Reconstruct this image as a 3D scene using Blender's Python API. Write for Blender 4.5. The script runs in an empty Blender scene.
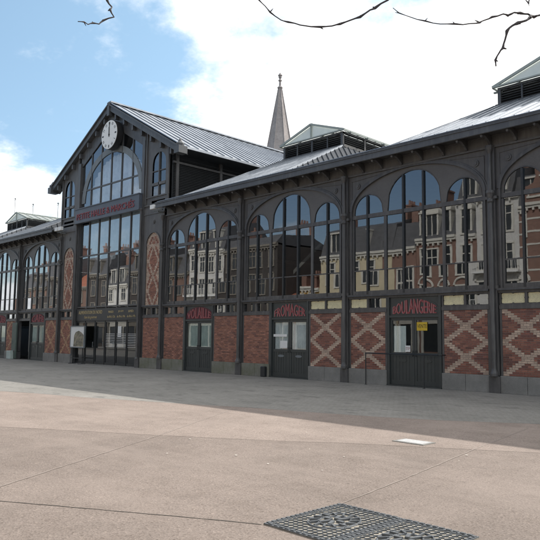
import bpy, math, random
from mathutils import Vector, Matrix
random.seed(7)
SC = bpy.context.scene
COL = SC.collection
pi = math.pi

# ------------------------------------------------------------------ materials
def new_mat(name):
    m = bpy.data.materials.new(name); m.use_nodes = True
    nt = m.node_tree; nt.nodes.clear()
    out = nt.nodes.new('ShaderNodeOutputMaterial')
    return m, nt, out
def N(nt, typ, **kw):
    n = nt.nodes.new(typ)
    for k, v in kw.items():
        if k.startswith('i_'):
            key = k[2:].replace('_', ' ')
            n.inputs[key].default_value = v
        else: setattr(n, k, v)
    return n
def L(nt, a, b): nt.links.new(a, b)
def ramp(nt, fac, stops):
    r = N(nt, 'ShaderNodeValToRGB')
    els = r.color_ramp.elements
    while len(els) < len(stops): els.new(0.5)
    for e, (p, c) in zip(els, stops):
        e.position = p; e.color = (c[0], c[1], c[2], 1)
    L(nt, fac, r.inputs['Fac'])
    return r.outputs['Color']
def objco(nt, scale=(1, 1, 1)):
    tc = N(nt, 'ShaderNodeTexCoord')
    mp = N(nt, 'ShaderNodeMapping'); mp.inputs['Scale'].default_value = scale
    L(nt, tc.outputs['Object'], mp.inputs['Vector'])
    return mp.outputs['Vector']
def noise(nt, vec, scale, detail=4, rough=0.6):
    n = N(nt, 'ShaderNodeTexNoise'); n.inputs['Scale'].default_value = scale
    n.inputs['Detail'].default_value = detail; n.inputs['Roughness'].default_value = rough
    L(nt, vec, n.inputs['Vector'])
    return n.outputs['Fac']
def mixc(nt, fac, a, b, mode='MIX'):
    m = N(nt, 'ShaderNodeMix', data_type='RGBA', blend_type=mode)
    for inp, v in ((0, fac), (6, a), (7, b)):
        if hasattr(v, 'links'): L(nt, v, m.inputs[inp])
        else: m.inputs[inp].default_value = v if inp == 0 else (v[0], v[1], v[2], 1)
    return m.outputs[2]
def bump(nt, h, strength=0.3, dist=0.01):
    b = N(nt, 'ShaderNodeBump'); b.inputs['Strength'].default_value = strength
    b.inputs['Distance'].default_value = dist
    L(nt, h, b.inputs['Height'])
    return b.outputs['Normal']
def bsdf(nt, out, col, rough=0.6, metal=0.0, normal=None, spec=0.5):
    p = N(nt, 'ShaderNodeBsdfPrincipled')
    if hasattr(col, 'links'): L(nt, col, p.inputs['Base Color'])
    else: p.inputs['Base Color'].default_value = (col[0], col[1], col[2], 1)
    if hasattr(rough, 'links'): L(nt, rough, p.inputs['Roughness'])
    else: p.inputs['Roughness'].default_value = rough
    p.inputs['Metallic'].default_value = metal
    p.inputs['Specular IOR Level'].default_value = spec
    if normal: L(nt, normal, p.inputs['Normal'])
    L(nt, p.outputs[0], out.inputs['Surface'])
    return p
def varied(name, c, amount=0.25, scale=3.0, rough=0.6, metal=0.0, bmp=0.15, fine=40, spec=0.5, tint=None, rust=0):
    m, nt, out = new_mat(name)
    v = objco(nt)
    n1 = noise(nt, v, scale, 6, 0.65); n2 = noise(nt, v, fine, 3)
    lo = tuple(x * (1 - amount) for x in c); hi = tuple(min(1, x * (1 + amount)) for x in c)
    if tint: lo = tint
    a = ramp(nt, n1, [(0.3, lo), (0.7, hi)])
    b = mixc(nt, 0.35, a, ramp(nt, n2, [(0.35, tuple(x * .7 for x in c)), (0.65, tuple(min(1, x * 1.3) for x in c))]))
    if rust:
        gv = N(nt, 'ShaderNodeNewGeometry'); mp = N(nt, 'ShaderNodeMapping'); mp.inputs['Scale'].default_value = (7, 7, .7); L(nt, gv.outputs['Position'], mp.inputs['Vector'])
        s1 = noise(nt, mp.outputs[0], 1.0, 6, .7); s2 = noise(nt, gv.outputs['Position'], .9, 4, .6); s3 = noise(nt, gv.outputs['Position'], 12, 5, .7)
        b = mixc(nt, ramp(nt, s1, [(.48, (0, 0, 0)), (.72, (rust, rust, rust))]), b, (.20, .195, .185))
        b = mixc(nt, ramp(nt, s3, [(.66, (0, 0, 0)), (.72, (.6, .6, .6))]), b, (.10, .062, .042))
        b = mixc(nt, .5, b, ramp(nt, s2, [(.3, (.78, .78, .78)), (.7, (1.2, 1.2, 1.2))]), 'MULTIPLY')
    bsdf(nt, out, b, rough, metal, bump(nt, n2, bmp, 0.004), spec)
    return m
M = {}
M['iron'] = varied('dark_grey_painted_iron', (.073, .072, .073), .28, 1.3, .42, bmp=.12, rust=.5)
M['iron_panel'] = varied('grey_painted_panel', (.098, .095, .093), .22, .9, .5, bmp=.1, rust=.45)
M['iron_dark'] = varied('black_painted_iron', (.022, .025, .028), .3, 2, .38)
M['iron_light'] = varied('pale_grey_paint', (.17, .19, .2), .2, 2, .5)
M['door'] = varied('dark_green_grey_door_paint', (.043, .050, .050), .2, 2.0, .4)
M['door_green'] = varied('faded_green_door_paint', (.07, .10, .085), .2, 2.0, .5)
M['fascia'] = varied('painted_fascia', (.078, .083, .089), .2, .7, .45, rust=.4)
M['stone'] = varied('grey_plinth_stone', (.235, .23, .215), .35, 1.2, .8, bmp=.5, tint=(.12, .118, .11))
M['stone_moss'] = varied('mossy_plinth_stone', (.20, .195, .175), .3, 2.2, .85, bmp=.5, tint=(.10, .115, .045))
M['white'] = varied('white_paint', (.78, .78, .76), .05, 3, .5)
M['cream'] = varied('cream_translucent_panel', (.80, .72, .45), .25, 5, .5)
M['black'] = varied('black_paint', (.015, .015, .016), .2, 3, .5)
M['red_sign'] = varied('red_lettering', (.27, .055, .06), .35, 9, .6)
M['red_bright'] = varied('bright_red_lettering', (.46, .05, .06), .15, 5, .5)
M['pink_sign'] = varied('pink_outline_lettering', (.42, .2, .19), .2, 9, .6)
M['maroon'] = varied('maroon_panel', (.10, .026, .032), .35, 5, .6)
M['gilt'] = varied('gilt_lettering', (.48, .38, .2), .2, 12, .45)
M['yellow'] = varied('yellow_notice', (.62, .42, .03), .1, 9, .6)
M['paper'] = varied('white_paper', (.75, .75, .73), .05, 9, .7)
M['curtain'] = varied('pale_drape', (.78, .8, .84), .3, 2.2, .85)
M['blind'] = varied('pale_green_blind', (.42, .49, .46), .22, 3, .8)
M['inside'] = varied('dim_interior_plaster', (.16, .155, .15), .3, .6, .8)
M['inside_floor'] = varied('dark_interior_floor', (.12, .115, .11), .3, .6, .6)
M['sign_blue'] = varied('slate_blue_sign', (.085, .10, .125), .15, 2, .45)
M['spire'] = varied('weathered_spire_stone', (.34, .31, .30), .3, .35, .9, bmp=.5, fine=3)
M['bark'] = varied('grey_brown_bark', (.05, .044, .046), .4, 9, .9, bmp=.8)
M['green_white'] = varied('pale_green_lantern_frame', (.36, .40, .37), .2, 3, .55)
M['cast'] = varied('worn_cast_iron', (.12, .13, .14), .4, 9, .5, metal=.25, bmp=.6, fine=60)
M['cast_dark'] = varied('grate_gap_dirt', (.27, .245, .20), .4, 9, .9)
M['hatch'] = varied('pale_steel_cover', (.5, .5, .5), .15, 14, .45)
M['joint'] = varied('dark_joint', (.07, .06, .05), .4, 9, .9)
M['joint_pale'] = varied('pale_joint', (.25, .21, .185), .12, 9, .9)
M['asphalt'] = varied('far_asphalt', (.09, .088, .085), .2, .5, .9)
M['louvre'] = varied('louvre_slats', (.036, .038, .04), .25, 2, .6)
M['soil'] = M['cast_dark']

def zinc():
    m, nt, out = new_mat('weathered_zinc_roofing')
    v = objco(nt)
    n1 = noise(nt, v, .8, 6, .7); n2 = noise(nt, v, 14, 4)
    col = ramp(nt, n1, [(.3, (.24, .265, .30)), (.7, (.42, .45, .49))])
    ro = N(nt, 'ShaderNodeMapRange'); ro.inputs['To Min'].default_value = .3; ro.inputs['To Max'].default_value = .52
    L(nt, n1, ro.inputs['Value'])
    bsdf(nt, out, col, ro.outputs[0], .75, bump(nt, n2, .12, .01))
    return m
M['zinc_shade'] = varied('shade_toned_zinc', (.11, .118, .13), .25, 1.2, .95, bmp=.3, spec=.08)  # roof flanks: shade painted into a darker sheet colour to hold down sun glare
M['zinc'] = zinc()
M['tympanum'] = varied('warm_grey_tympanum_sheet', (.118, .112, .106), .22, .8, .5)
M['trim_dull'] = varied('dull_stone_trim', (.22, .20, .17), .2, 2, .8)  # duller trim colour for the dark and brown fronts
M['blind_white'] = varied('white_blind', (.85, .87, .86), .06, 3, .7)

def brick_attr():
    m, nt, out = new_mat('painted_brick_faces')
    at = N(nt, 'ShaderNodeAttribute'); at.attribute_name = 'bcol'
    v = objco(nt)
    n = noise(nt, v, 30, 4); n1 = noise(nt, v, .9, 4)
    c = mixc(nt, .8, at.outputs['Color'], ramp(nt, n, [(.3, (.62, .62, .62)), (.7, (1.2, 1.2, 1.2))]), 'MULTIPLY')
    c = mixc(nt, .55, c, ramp(nt, n1, [(.3, (.6, .6, .6)), (.7, (1.15, 1.15, 1.15))]), 'MULTIPLY')
    bsdf(nt, out, c, .85, 0, bump(nt, n, .5, .004))
    return m
M['brick'] = brick_attr()
M['mortar'] = varied('grey_mortar', (.30, .255, .225), .2, 6, .9)

def glass(name, tint, mult=2.1, ior=1.5, wob=.0005, scale=1.2):
    m, nt, out = new_mat(name)
    v = objco(nt)
    n = noise(nt, v, scale, 2, .5)
    nrm = bump(nt, n, 1.0, wob)
    fr = N(nt, 'ShaderNodeFresnel'); fr.inputs['IOR'].default_value = ior
    # flat single sheet: same reflectance from both sides
    geo = N(nt, 'ShaderNodeNewGeometry')
    inv = N(nt, 'ShaderNodeMath', operation='DIVIDE'); inv.inputs[0].default_value = 1.0; inv.inputs[1].default_value = ior
    sel = N(nt, 'ShaderNodeMix', data_type='FLOAT')
    L(nt, geo.outputs['Backfacing'], sel.inputs[0]); sel.inputs[2].default_value = ior
    L(nt, inv.outputs[0], sel.inputs[3])
    # Fresnel node inverts the ior by itself on back faces, so hand it the inverse there
    L(nt, sel.outputs[0], fr.inputs['IOR'])
    mu = N(nt, 'ShaderNodeMath', operation='MULTIPLY', use_clamp=True); mu.inputs[1].default_value = mult
    L(nt, fr.outputs[0], mu.inputs[0])
    tr = N(nt, 'ShaderNodeBsdfTransparent'); tr.inputs[0].default_value = (*tint, 1)
    gl = N(nt, 'ShaderNodeBsdfGlossy'); gl.inputs['Roughness'].default_value = .012
    gl.inputs['Color'].default_value = (.93, .96, 1, 1)
    L(nt, nrm, gl.inputs['Normal'])
    mx = N(nt, 'ShaderNodeMixShader')
    L(nt, mu.outputs[0], mx.inputs[0]); L(nt, tr.outputs[0], mx.inputs[1]); L(nt, gl.outputs[0], mx.inputs[2])
    L(nt, mx.outputs[0], out.inputs['Surface'])
    return m
M['glass'] = glass('window_glass', (.62, .68, .68), 3.8)
M['glass_gable'] = glass('gable_glass', (.85, .9, .93), 2.8)
M['glass_door'] = glass('door_glass', (.8, .85, .83), 1.8)

def milky():
    m, nt, out = new_mat('milky_lantern_glass')
    d = N(nt, 'ShaderNodeBsdfDiffuse'); d.inputs[0].default_value = (.78, .82, .8, 1)
    t = N(nt, 'ShaderNodeBsdfTranslucent'); t.inputs[0].default_value = (.8, .86, .85, 1)
    g = N(nt, 'ShaderNodeBsdfGlossy'); g.inputs['Roughness'].default_value = .15
    v = objco(nt); n = noise(nt, v, 2.5, 5)
    L(nt, ramp(nt, n, [(.3, (.72, .78, .77)), (.7, (.88, .92, .91))]), t.inputs[0])
    a = N(nt, 'ShaderNodeMixShader'); a.inputs[0].default_value = .6
    L(nt, d.outputs[0], a.inputs[1]); L(nt, t.outputs[0], a.inputs[2])
    b = N(nt, 'ShaderNodeMixShader'); b.inputs[0].default_value = .1
    L(nt, a.outputs[0], b.inputs[1]); L(nt, g.outputs[0], b.inputs[2])
    L(nt, b.outputs[0], out.inputs['Surface'])
    return m
M['milky'] = milky()

def plaza(name, c, seed=0, speck=.38):
    m, nt, out = new_mat(name)
    v = objco(nt)
    big = noise(nt, v, .35, 6, .65); mid = noise(nt, v, 2.3, 5, .7); fine = noise(nt, v, 55, 3, .7)
    vo = N(nt, 'ShaderNodeTexVoronoi'); vo.inputs['Scale'].default_value = 60; L(nt, v, vo.inputs['Vector'])
    k = lambda f: tuple(x * f for x in c)
    a = ramp(nt, big, [(.3, k(.84)), (.7, k(1.1))])
    a = mixc(nt, .8, a, ramp(nt, mid, [(.35, (.9, .89, .88)), (.5, (1, 1, 1)), (.7, (1.1, 1.1, 1.1))]), 'MULTIPLY')
    a = mixc(nt, speck, a, ramp(nt, fine, [(.32, (.5, .47, .45)), (.5, (1, 1, 1)), (.68, (1.5, 1.5, 1.5))]), 'MULTIPLY')
    # aggregate chips: each cell its own tone
    sep = N(nt, 'ShaderNodeSeparateColor'); L(nt, vo.outputs['Color'], sep.inputs[0])
    a = mixc(nt, .8, a, ramp(nt, sep.outputs[0], [(.0, (.6, .57, .55)), (.14, (.86, .84, .83)), (.5, (1, 1, 1)), (.9, (1.08, 1.07, 1.06)), (1, (1.35, 1.34, 1.32))]), 'MULTIPLY')
    # old stains
    st = noise(nt, v, .9, 8, .75)
    a = mixc(nt, ramp(nt, st, [(.52, (0, 0, 0)), (.74, (.6, .6, .6))]), a, k(.6))
    gum = N(nt, 'ShaderNodeTexVoronoi'); gum.inputs['Scale'].default_value = 1.7; L(nt, v, gum.inputs['Vector'])
    a = mixc(nt, ramp(nt, gum.outputs['Distance'], [(.0, (.55, .55, .55)), (.035, (.45, .45, .45)), (.05, (0, 0, 0))]), a, k(.45))
    tw = N(nt, 'ShaderNodeTexWave'); tw.inputs['Scale'].default_value = .11; tw.inputs['Distortion'].default_value = 9; tw.inputs['Detail'].default_value = 4; tw.inputs['Detail Scale'].default_value = .35; L(nt, v, tw.inputs['Vector'])
    a = mixc(nt, ramp(nt, tw.outputs['Fac'], [(.80, (0, 0, 0)), (.99, (.13, .13, .13))]), a, tuple(min(1, x * 1.35) for x in c))
    wv = objco(nt, (.35, 1.6, 1)); s2 = noise(nt, wv, .6, 7, .7)
    a = mixc(nt, ramp(nt, s2, [(.5, (0, 0, 0)), (.7, (.55, .55, .55))]), a, tuple(min(1, x * 1.28) for x in c))
    h = N(nt, 'ShaderNodeMath', operation='ADD'); L(nt, fine, h.inputs[0]); L(nt, vo.outputs['Distance'], h.inputs[1])
    bsdf(nt, out, a, .88, 0, bump(nt, h.outputs[0], .5, .005), .3)
    return m
M['plaza'] = plaza('pink_beige_exposed_aggregate', (.208, .172, .150))
M['plaza_light'] = plaza('lighter_pink_aggregate', (.258, .213, .186), speck=.3)
M['kerb'] = plaza('reddish_band', (.33, .25, .21), speck=.4)

def setts():
    m, nt, out = new_mat('grey_stone_setts')
    v = objco(nt)
    warp = noise(nt, v, 3, 2)
    br = N(nt, 'ShaderNodeTexBrick'); br.offset = .5
    br.inputs['Scale'].default_value = 1
    br.inputs['Brick Width'].default_value = .15; br.inputs['Row Height'].default_value = .11
    br.inputs['Mortar Size'].default_value = .012; br.inputs['Mortar Smooth'].default_value = .4
    br.inputs['Color1'].default_value = (.235, .224, .206, 1); br.inputs['Color2'].default_value = (.275, .262, .24, 1)
    br.inputs['Mortar'].default_value = (.20, .19, .175, 1); br.inputs['Bias'].default_value = 0
    wn = N(nt, 'ShaderNodeTexNoise'); wn.inputs['Scale'].default_value = 2.6; L(nt, v, wn.inputs['Vector'])
    wm = N(nt, 'ShaderNodeVectorMath', operation='MULTIPLY_ADD'); L(nt, wn.outputs['Color'], wm.inputs[0]); wm.inputs[1].default_value = (.16, .16, 0); L(nt, v, wm.inputs[2])
    L(nt, wm.outputs[0], br.inputs['Vector'])
    fine = noise(nt, v, 45, 4); big = noise(nt, v, .55, 7, .7)
    a = mixc(nt, .6, br.outputs['Color'], ramp(nt, fine, [(.3, (.6, .6, .6)), (.7, (1.3, 1.3, 1.3))]), 'MULTIPLY')
    a = mixc(nt, .9, a, ramp(nt, big, [(.3, (.72, .73, .72)), (.7, (1.15, 1.15, 1.15))]), 'MULTIPLY')
    sv = objco(nt, (1, 2.4, 1)); st = noise(nt, sv, 1.1, 5, .6)
    a = mixc(nt, ramp(nt, st, [(.57, (0, 0, 0)), (.63, (.7, .7, .7))]), a, (.13, .125, .115))
    bsdf(nt, out, a, .8, 0, bump(nt, br.outputs['Fac'], -.5, .01), .4)
    return m
M['setts'] = setts()

def townwall(name, c, c2, mort, scale=1.0):
    m, nt, out = new_mat(name)
    tc = N(nt, 'ShaderNodeTexCoord'); mp = N(nt, 'ShaderNodeMapping')
    mp.inputs['Rotation'].default_value = (pi / 2, 0, 0)
    L(nt, tc.outputs['Object'], mp.inputs['Vector'])
    br = N(nt, 'ShaderNodeTexBrick'); br.inputs['Scale'].default_value = scale
    br.inputs['Brick Width'].default_value = .22; br.inputs['Row Height'].default_value = .065
    br.inputs['Mortar Size'].default_value = .008
    br.inputs['Color1'].default_value = (*c, 1); br.inputs['Color2'].default_value = (*c2, 1)
    br.inputs['Mortar'].default_value = (*mort, 1)
    L(nt, mp.outputs[0], br.inputs['Vector'])
    n = noise(nt, tc.outputs['Object'], .7, 6, .7)
    a = mixc(nt, .7, br.outputs['Color'], ramp(nt, n, [(.3, (.75, .75, .75)), (.7, (1.15, 1.15, 1.15))]), 'MULTIPLY')
    bsdf(nt, out, a, .85)
    return m
M['h_cream'] = townwall('cream_render', (.62, .55, .39), (.66, .58, .42), (.6, .52, .33))
M['h_red'] = townwall('red_town_brick', (.27, .13, .10), (.21, .10, .08), (.3, .25, .2))
M['h_brown'] = townwall('brown_town_brick', (.20, .105, .075), (.15, .08, .06), (.25, .2, .17))
M['h_white'] = townwall('white_stucco', (.62, .61, .58), (.68, .66, .63), (.6, .6, .57))
M['h_pink'] = townwall('pink_render', (.52, .33, .27), (.55, .36, .3), (.5, .33, .27))
M['h_ochre'] = townwall('ochre_render', (.55, .36, .12), (.58, .38, .14), (.5, .33, .12))
M['h_dark'] = townwall('shade_dark_brick', (.06, .05, .045), (.045, .04, .038), (.08, .07, .065))  # backlit shade of the dark houses put into the brick colour
M['slate'] = varied('dark_roof_slate', (.085, .085, .09), .3, 2, .6, bmp=.4, fine=8)
M['tile'] = varied('red_clay_tiles', (.28, .10, .06), .3, 2, .8, bmp=.4, fine=8)
M['trim'] = varied('stone_trim', (.62, .60, .54), .12, 2, .7)
M['town_glass'], nt_, out_ = new_mat('town_window_glass'); bsdf(nt_, out_, (.03, .035, .04), .05)

# ------------------------------------------------------------------ mesh builder
class MB:
    def __init__(s): s.v = []; s.f = []; s.mi = []; s.c = []
    def face(s, pts, mi=0, col=None):
        b = len(s.v); s.v += [tuple(p) for p in pts]; s.f.append(tuple(range(b, b + len(pts)))); s.mi.append(mi); s.c.append(col)
    def box(s, x0, x1, y0, y1, z0, z1, mi=0, col=None, bottom=True):
        if x0 > x1: x0, x1 = x1, x0
        if y0 > y1: y0, y1 = y1, y0
        if z0 > z1: z0, z1 = z1, z0
        b = len(s.v)
        s.v += [(x0, y0, z0), (x1, y0, z0), (x1, y1, z0), (x0, y1, z0), (x0, y0, z1), (x1, y0, z1), (x1, y1, z1), (x0, y1, z1)]
        fs = [(0, 1, 5, 4), (1, 2, 6, 5), (2, 3, 7, 6), (3, 0, 4, 7), (4, 5, 6, 7), (3, 2, 1, 0)]
        for q in fs:
            s.f.append(tuple(b + i for i in q)); s.mi.append(mi); s.c.append(col)
    def prism_y(s, poly, y0, y1, mi=0):
        """extrude an (x,z) polygon between y0 (front) and y1"""
        n = len(poly)
        s.face([(x, y0, z) for x, z in poly], mi); s.face([(x, y1, z) for x, z in reversed(poly)], mi)
        for i in range(n):
            a = poly[i]; b = poly[(i + 1) % n]
            s.face([(a[0], y0, a[1]), (a[0], y1, a[1]), (b[0], y1, b[1]), (b[0], y0, b[1])], mi)
    def bar(s, p, q, w, h, up=(0, 0, 1), mi=0):
        p = Vector(p); q = Vector(q); d = (q - p).normalized(); u = Vector(up)
        r = d.cross(u)
        if r.length < 1e-4: r = d.cross(Vector((0, 1, 0)))
        r.normalize(); u = r.cross(d).normalized()
        a = []
        for P in (p, q):
            for sx, sz in ((-1, -1), (1, -1), (1, 1), (-1, 1)): a.append(P + r * (sx * w / 2) + u * (sz * h / 2))
        b = len(s.v); s.v += [tuple(x) for x in a]
        for qd in ((0, 1, 2, 3), (7, 6, 5, 4), (0, 4, 5, 1), (1, 5, 6, 2), (2, 6, 7, 3), (3, 7, 4, 0)):
            s.f.append(tuple(b + i for i in qd)); s.mi.append(mi); s.c.append(None)
    def tube(s, pts, radii, n=8, mi=0, caps=True):
        pts = [Vector(p) for p in pts]
        if not hasattr(radii, '__len__'): radii = [radii] * len(pts)
        rings = []; ref = None
        for i, p in enumerate(pts):
            d = (pts[min(i + 1, len(pts) - 1)] - pts[max(i - 1, 0)]).normalized()
            if ref is None:
                ref = Vector((1, 0, 0)) if abs(d.x) < .9 else Vector((0, 1, 0))
            a = (ref - d * ref.dot(d)).normalized(); ref = a; b_ = d.cross(a)
            st = len(s.v)
            for k in range(n):
                t = 2 * pi * k / n
                s.v.append(tuple(p + (a * math.cos(t) + b_ * math.sin(t)) * radii[i]))
            rings.append(st)
        for i in range(len(rings) - 1):
            for k in range(n):
                k2 = (k + 1) % n
                s.f.append((rings[i] + k, rings[i] + k2, rings[i + 1] + k2, rings[i + 1] + k)); s.mi.append(mi); s.c.append(None)
        if caps:
            s.f.append(tuple(rings[0] + k for k in reversed(range(n)))); s.mi.append(mi); s.c.append(None)
            s.f.append(tuple(rings[-1] + k for k in range(n))); s.mi.append(mi); s.c.append(None)
    def lathe(s, cx, cy, prof, n=16, mi=0, phase=0):
        rings = []
        for r, z in prof:
            st = len(s.v)
            for k in range(n):
                t = 2 * pi * k / n + phase; s.v.append((cx + r * math.cos(t), cy + r * math.sin(t), z))
            rings.append(st)
        for i in range(len(rings) - 1):
            for k in range(n):
                k2 = (k + 1) % n
                s.f.append((rings[i] + k, rings[i] + k2, rings[i + 1] + k2, rings[i + 1] + k)); s.mi.append(mi); s.c.append(None)
        s.f.append(tuple(rings[0] + k for k in reversed(range(n)))); s.mi.append(mi); s.c.append(None)
        s.f.append(tuple(rings[-1] + k for k in range(n))); s.mi.append(mi); s.c.append(None)
    def mesh(s, name, mats, origin=(0, 0, 0), smooth=False):
        o = Vector(origin)
        me = bpy.data.meshes.new(name)
        me.from_pydata([tuple(Vector(v) - o) for v in s.v], [], s.f)
        if not isinstance(mats, (list, tuple)): mats = [mats]
        for m in mats: me.materials.append(M[m] if isinstance(m, str) else m)
        me.polygons.foreach_set('material_index', s.mi)
        if any(c is not None for c in s.c):
            ca = me.color_attributes.new('bcol', 'FLOAT_COLOR', 'CORNER')
            arr = []
            for p, c in zip(me.polygons, s.c):
                c = c or (.2, .2, .2)
                arr += [c[0], c[1], c[2], 1.0] * p.loop_total
            ca.data.foreach_set('color', arr)
        if smooth: me.polygons.foreach_set('use_smooth', [True] * len(me.polygons))
        me.update()
        return me

def wloc(o):
    v = Vector((0, 0, 0))
    while o: v = v + o.location; o = o.parent
    return v
def add(name, mb, mats, parent=None, origin=None, smooth=False, bevel=0, label=None):
    if origin is None: origin = wloc(parent) if parent else (0, 0, 0)
    me = mb.mesh(name, mats, origin, smooth)
    o = bpy.data.objects.new(name, me); COL.objects.link(o)
    o.parent = parent
    o.location = Vector(origin) - (wloc(parent) if parent else Vector((0, 0, 0)))
    if bevel:
        b = o.modifiers.new('bevel', 'BEVEL'); b.width = bevel; b.segments = 2; b.limit_method = 'ANGLE'
    if label: o['label'] = label
    return o
def tag(o, label, cat, group=None):
    o['label'] = label; o['category'] = cat
    if group: o['group'] = group
    return o
def empty(name, loc, label, cat, group=None):
    o = bpy.data.objects.new(name, None); o.empty_display_size = .5
    COL.objects.link(o); o.location = loc
    return tag(o, label, cat, group)
def structure(name, mb, mats, kind='structure'):
    o = add(name, mb, mats); o['kind'] = kind; return o
def dup_part(o, parent, off):
    c = o.copy(); COL.objects.link(c); c.parent = parent; c.location = o.location + Vector(off)
    for ch in o.children: 
        d = ch.copy(); COL.objects.link(d); d.parent = c; d.location = ch.location
    return c

def text_mb(txt, x0, x1, z0, z1, y, depth=.012, arch=None, squash=None, shear=0, mi=0):
    """lettering laid into the (x,z) box, optionally growing tall under an arch"""
    cu = bpy.data.curves.new('t', 'FONT'); cu.body = txt; cu.extrude = 0; cu.shear = shear; cu.resolution_u = 2
    ob = bpy.data.objects.new('t', cu); COL.objects.link(ob)
    bpy.context.view_layer.update()
    dg = bpy.context.evaluated_depsgraph_get()
    me = bpy.data.meshes.new_from_object(ob.evaluated_get(dg))
    xs = [v.co.x for v in me.vertices]; ys = [v.co.y for v in me.vertices]
    ax, bx, ay, by = min(xs), max(xs), min(ys), max(ys)
    mb = MB(); P = []
    for v in me.vertices:
        u = (v.co.x - ax) / (bx - ax); w = (v.co.y - ay) / (by - ay)
        x = x0 + u * (x1 - x0); top = z1
        if arch: top = z0 + (z1 - z0) * arch(u)
        P.append((x, y - depth, z0 + w * (top - z0)))
    for p in me.polygons: mb.face([P[i] for i in p.vertices], mi)
    # side walls so that the letters have thickness
    edge_count = {}
    for p in me.polygons:
        vs = list(p.vertices)
        for i in range(len(vs)):
            e = (vs[i], vs[(i + 1) % len(vs)]); k = tuple(sorted(e))
            edge_count.setdefault(k, []).append(e)
    for k, es in edge_count.items():
        if len(es) == 1:
            a, b = es[0]; A = P[a]; B = P[b]
            mb.face([A, (A[0], y, A[2]), (B[0], y, B[2]), B], mi)
    bpy.data.objects.remove(ob); bpy.data.meshes.remove(me)
    return mb

# ------------------------------------------------------------------ ground
g = MB(); g.face([(-600, -600, -.012), (600, -600, -.012), (600, 600, -.012), (-600, 600, -.012)]); structure('ground', g, 'asphalt')
g = MB(); g.face([(-120, -22.5, 0), (60, -22.5, 0), (60, 0, 0), (-120, 0, 0)]); structure('plaza_paving', g, 'plaza')
BORD = [(-60, -34), (-22, -16.6), (-12.8, -12.9), (-8.83, -11.2), (-7.9, -10.85), (-5.98, -10.4), (-4.4, -9.85), (-3.05, -9.4), (-1.5, -8.75), (-.1, -8.4), (1.45, -7.9), (2.5, -7.45), (4, -6.5), (8, -4.7), (16, -2.2), (24, -.6)]
BORD = [(max(x, -60), max(y, -22.4)) for x, y in BORD]
BORD[0] = (-60, -22.4); BORD[1] = (-35, -22.4)
g = MB()
for a, b in zip(BORD, BORD[1:]): g.face([(a[0], a[1], .003), (b[0], b[1], .003), (b[0], 0, .003), (a[0], 0, .003)])
structure('sett_paving', g, 'setts')
# lighter slab beyond the diagonal tone change, down to the setts
SL = [(-9, -18.6), (-2.5, -14.6), (.91, -12.61), (2.54, -11.55), (3.0, -11.15), (5.3, -9.75), (8, -8.2), (16, -4.6), (24, -1.4)]
g = MB()
for (a, b) in zip(SL, SL[1:]):
    def by(x):
        for p, q in zip(BORD, BORD[1:]):
            if p[0] <= x <= q[0]: return p[1] + (q[1] - p[1]) * (x - p[0]) / (q[0] - p[0])
        return 0
    n = 5
    for i in range(n):
        xa = a[0] + (b[0] - a[0]) * i / n; xb = a[0] + (b[0] - a[0]) * (i + 1) / n
        ya = a[1] + (b[1] - a[1]) * i / n; yb = a[1] + (b[1] - a[1]) * (i + 1) / n
        g.face([(xa, ya, .002), (xb, yb, .002), (xb, max(yb, by(xb)), .002), (xa, max(ya, by(xa)), .002)])
structure('pale_paving', g, 'plaza_light')
def strip(pts, w, z, mat, wob=0):
    g = MB(); pts2 = []
    for a, b in zip(pts, pts[1:]):
        a = Vector((*a, 0)); b = Vector((*b, 0)); n = max(1, int((b - a).length / .12))
        for i in range(n): pts2.append(a.lerp(b, i / n))
    pts2.append(Vector((*pts[-1], 0)))
    pr = None
    for i, p in enumerate(pts2):
        d = (pts2[min(i + 1, len(pts2) - 1)] - pts2[max(0, i - 1)]).normalized(); nn = Vector((-d.y, d.x, 0))
        o = nn * random.uniform(-wob, wob); ww = w * random.uniform(.6, 1.25)
        l = p + o + nn * ww / 2; r = p + o - nn * ww / 2
        if pr: g.face([(pr[0].x, pr[0].y, z), (pr[1].x, pr[1].y, z), (r.x, r.y, z), (l.x, l.y, z)])
        pr = (l, r)
    structure('paving_joint', g, mat)
strip([(-1, -18.9), (3.25, -16.24), (4.64, -15.42), (5.44, -14.97)], .015, .003, 'joint', .006)
strip([(5.44, -13.96), (5.21, -12.61), (4.66, -9.81), (4.2, -7.2)], .018, .0045, 'joint_pale', .006)
strip([(3.9, -17.6), (2.67, -16.0), (.72, -12.67), (-1.2, -9.6)], .022, .0045, 'joint_pale', .01)
# far side pavement and kerb before the terrace
g = MB(); g.box(-140, 60, -31, -27.2, -.01, .12); structure('far_pavement', g, 'setts')
g = MB(); g.box(-140, 60, -27.2, -27.02, -.01, .13); structure('kerb', g, 'stone')

# ------------------------------------------------------------------ the market hall
HX = -22.53
hall = empty('market_hall', (HX, 0, 0), 'long dark grey cast iron and glass market hall with brick lattice panels and zinc roofs', 'market hall')
W = 5.75
COLX = [-50.85, -45.1, -39.35, -33.6, -27.85] + [-17.25, -11.5, -5.75, 0, 5.75, 11.5, 17.25]
BAYS_R = [(-17.25 + W * i, -17.25 + W * (i + 1)) for i in range(6)]
BAYS_L = [(-50.85 + W * i, -50.85 + W * (i + 1)) for i in range(4)]
ZS = 3.10   # top of the sill ledge

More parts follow.
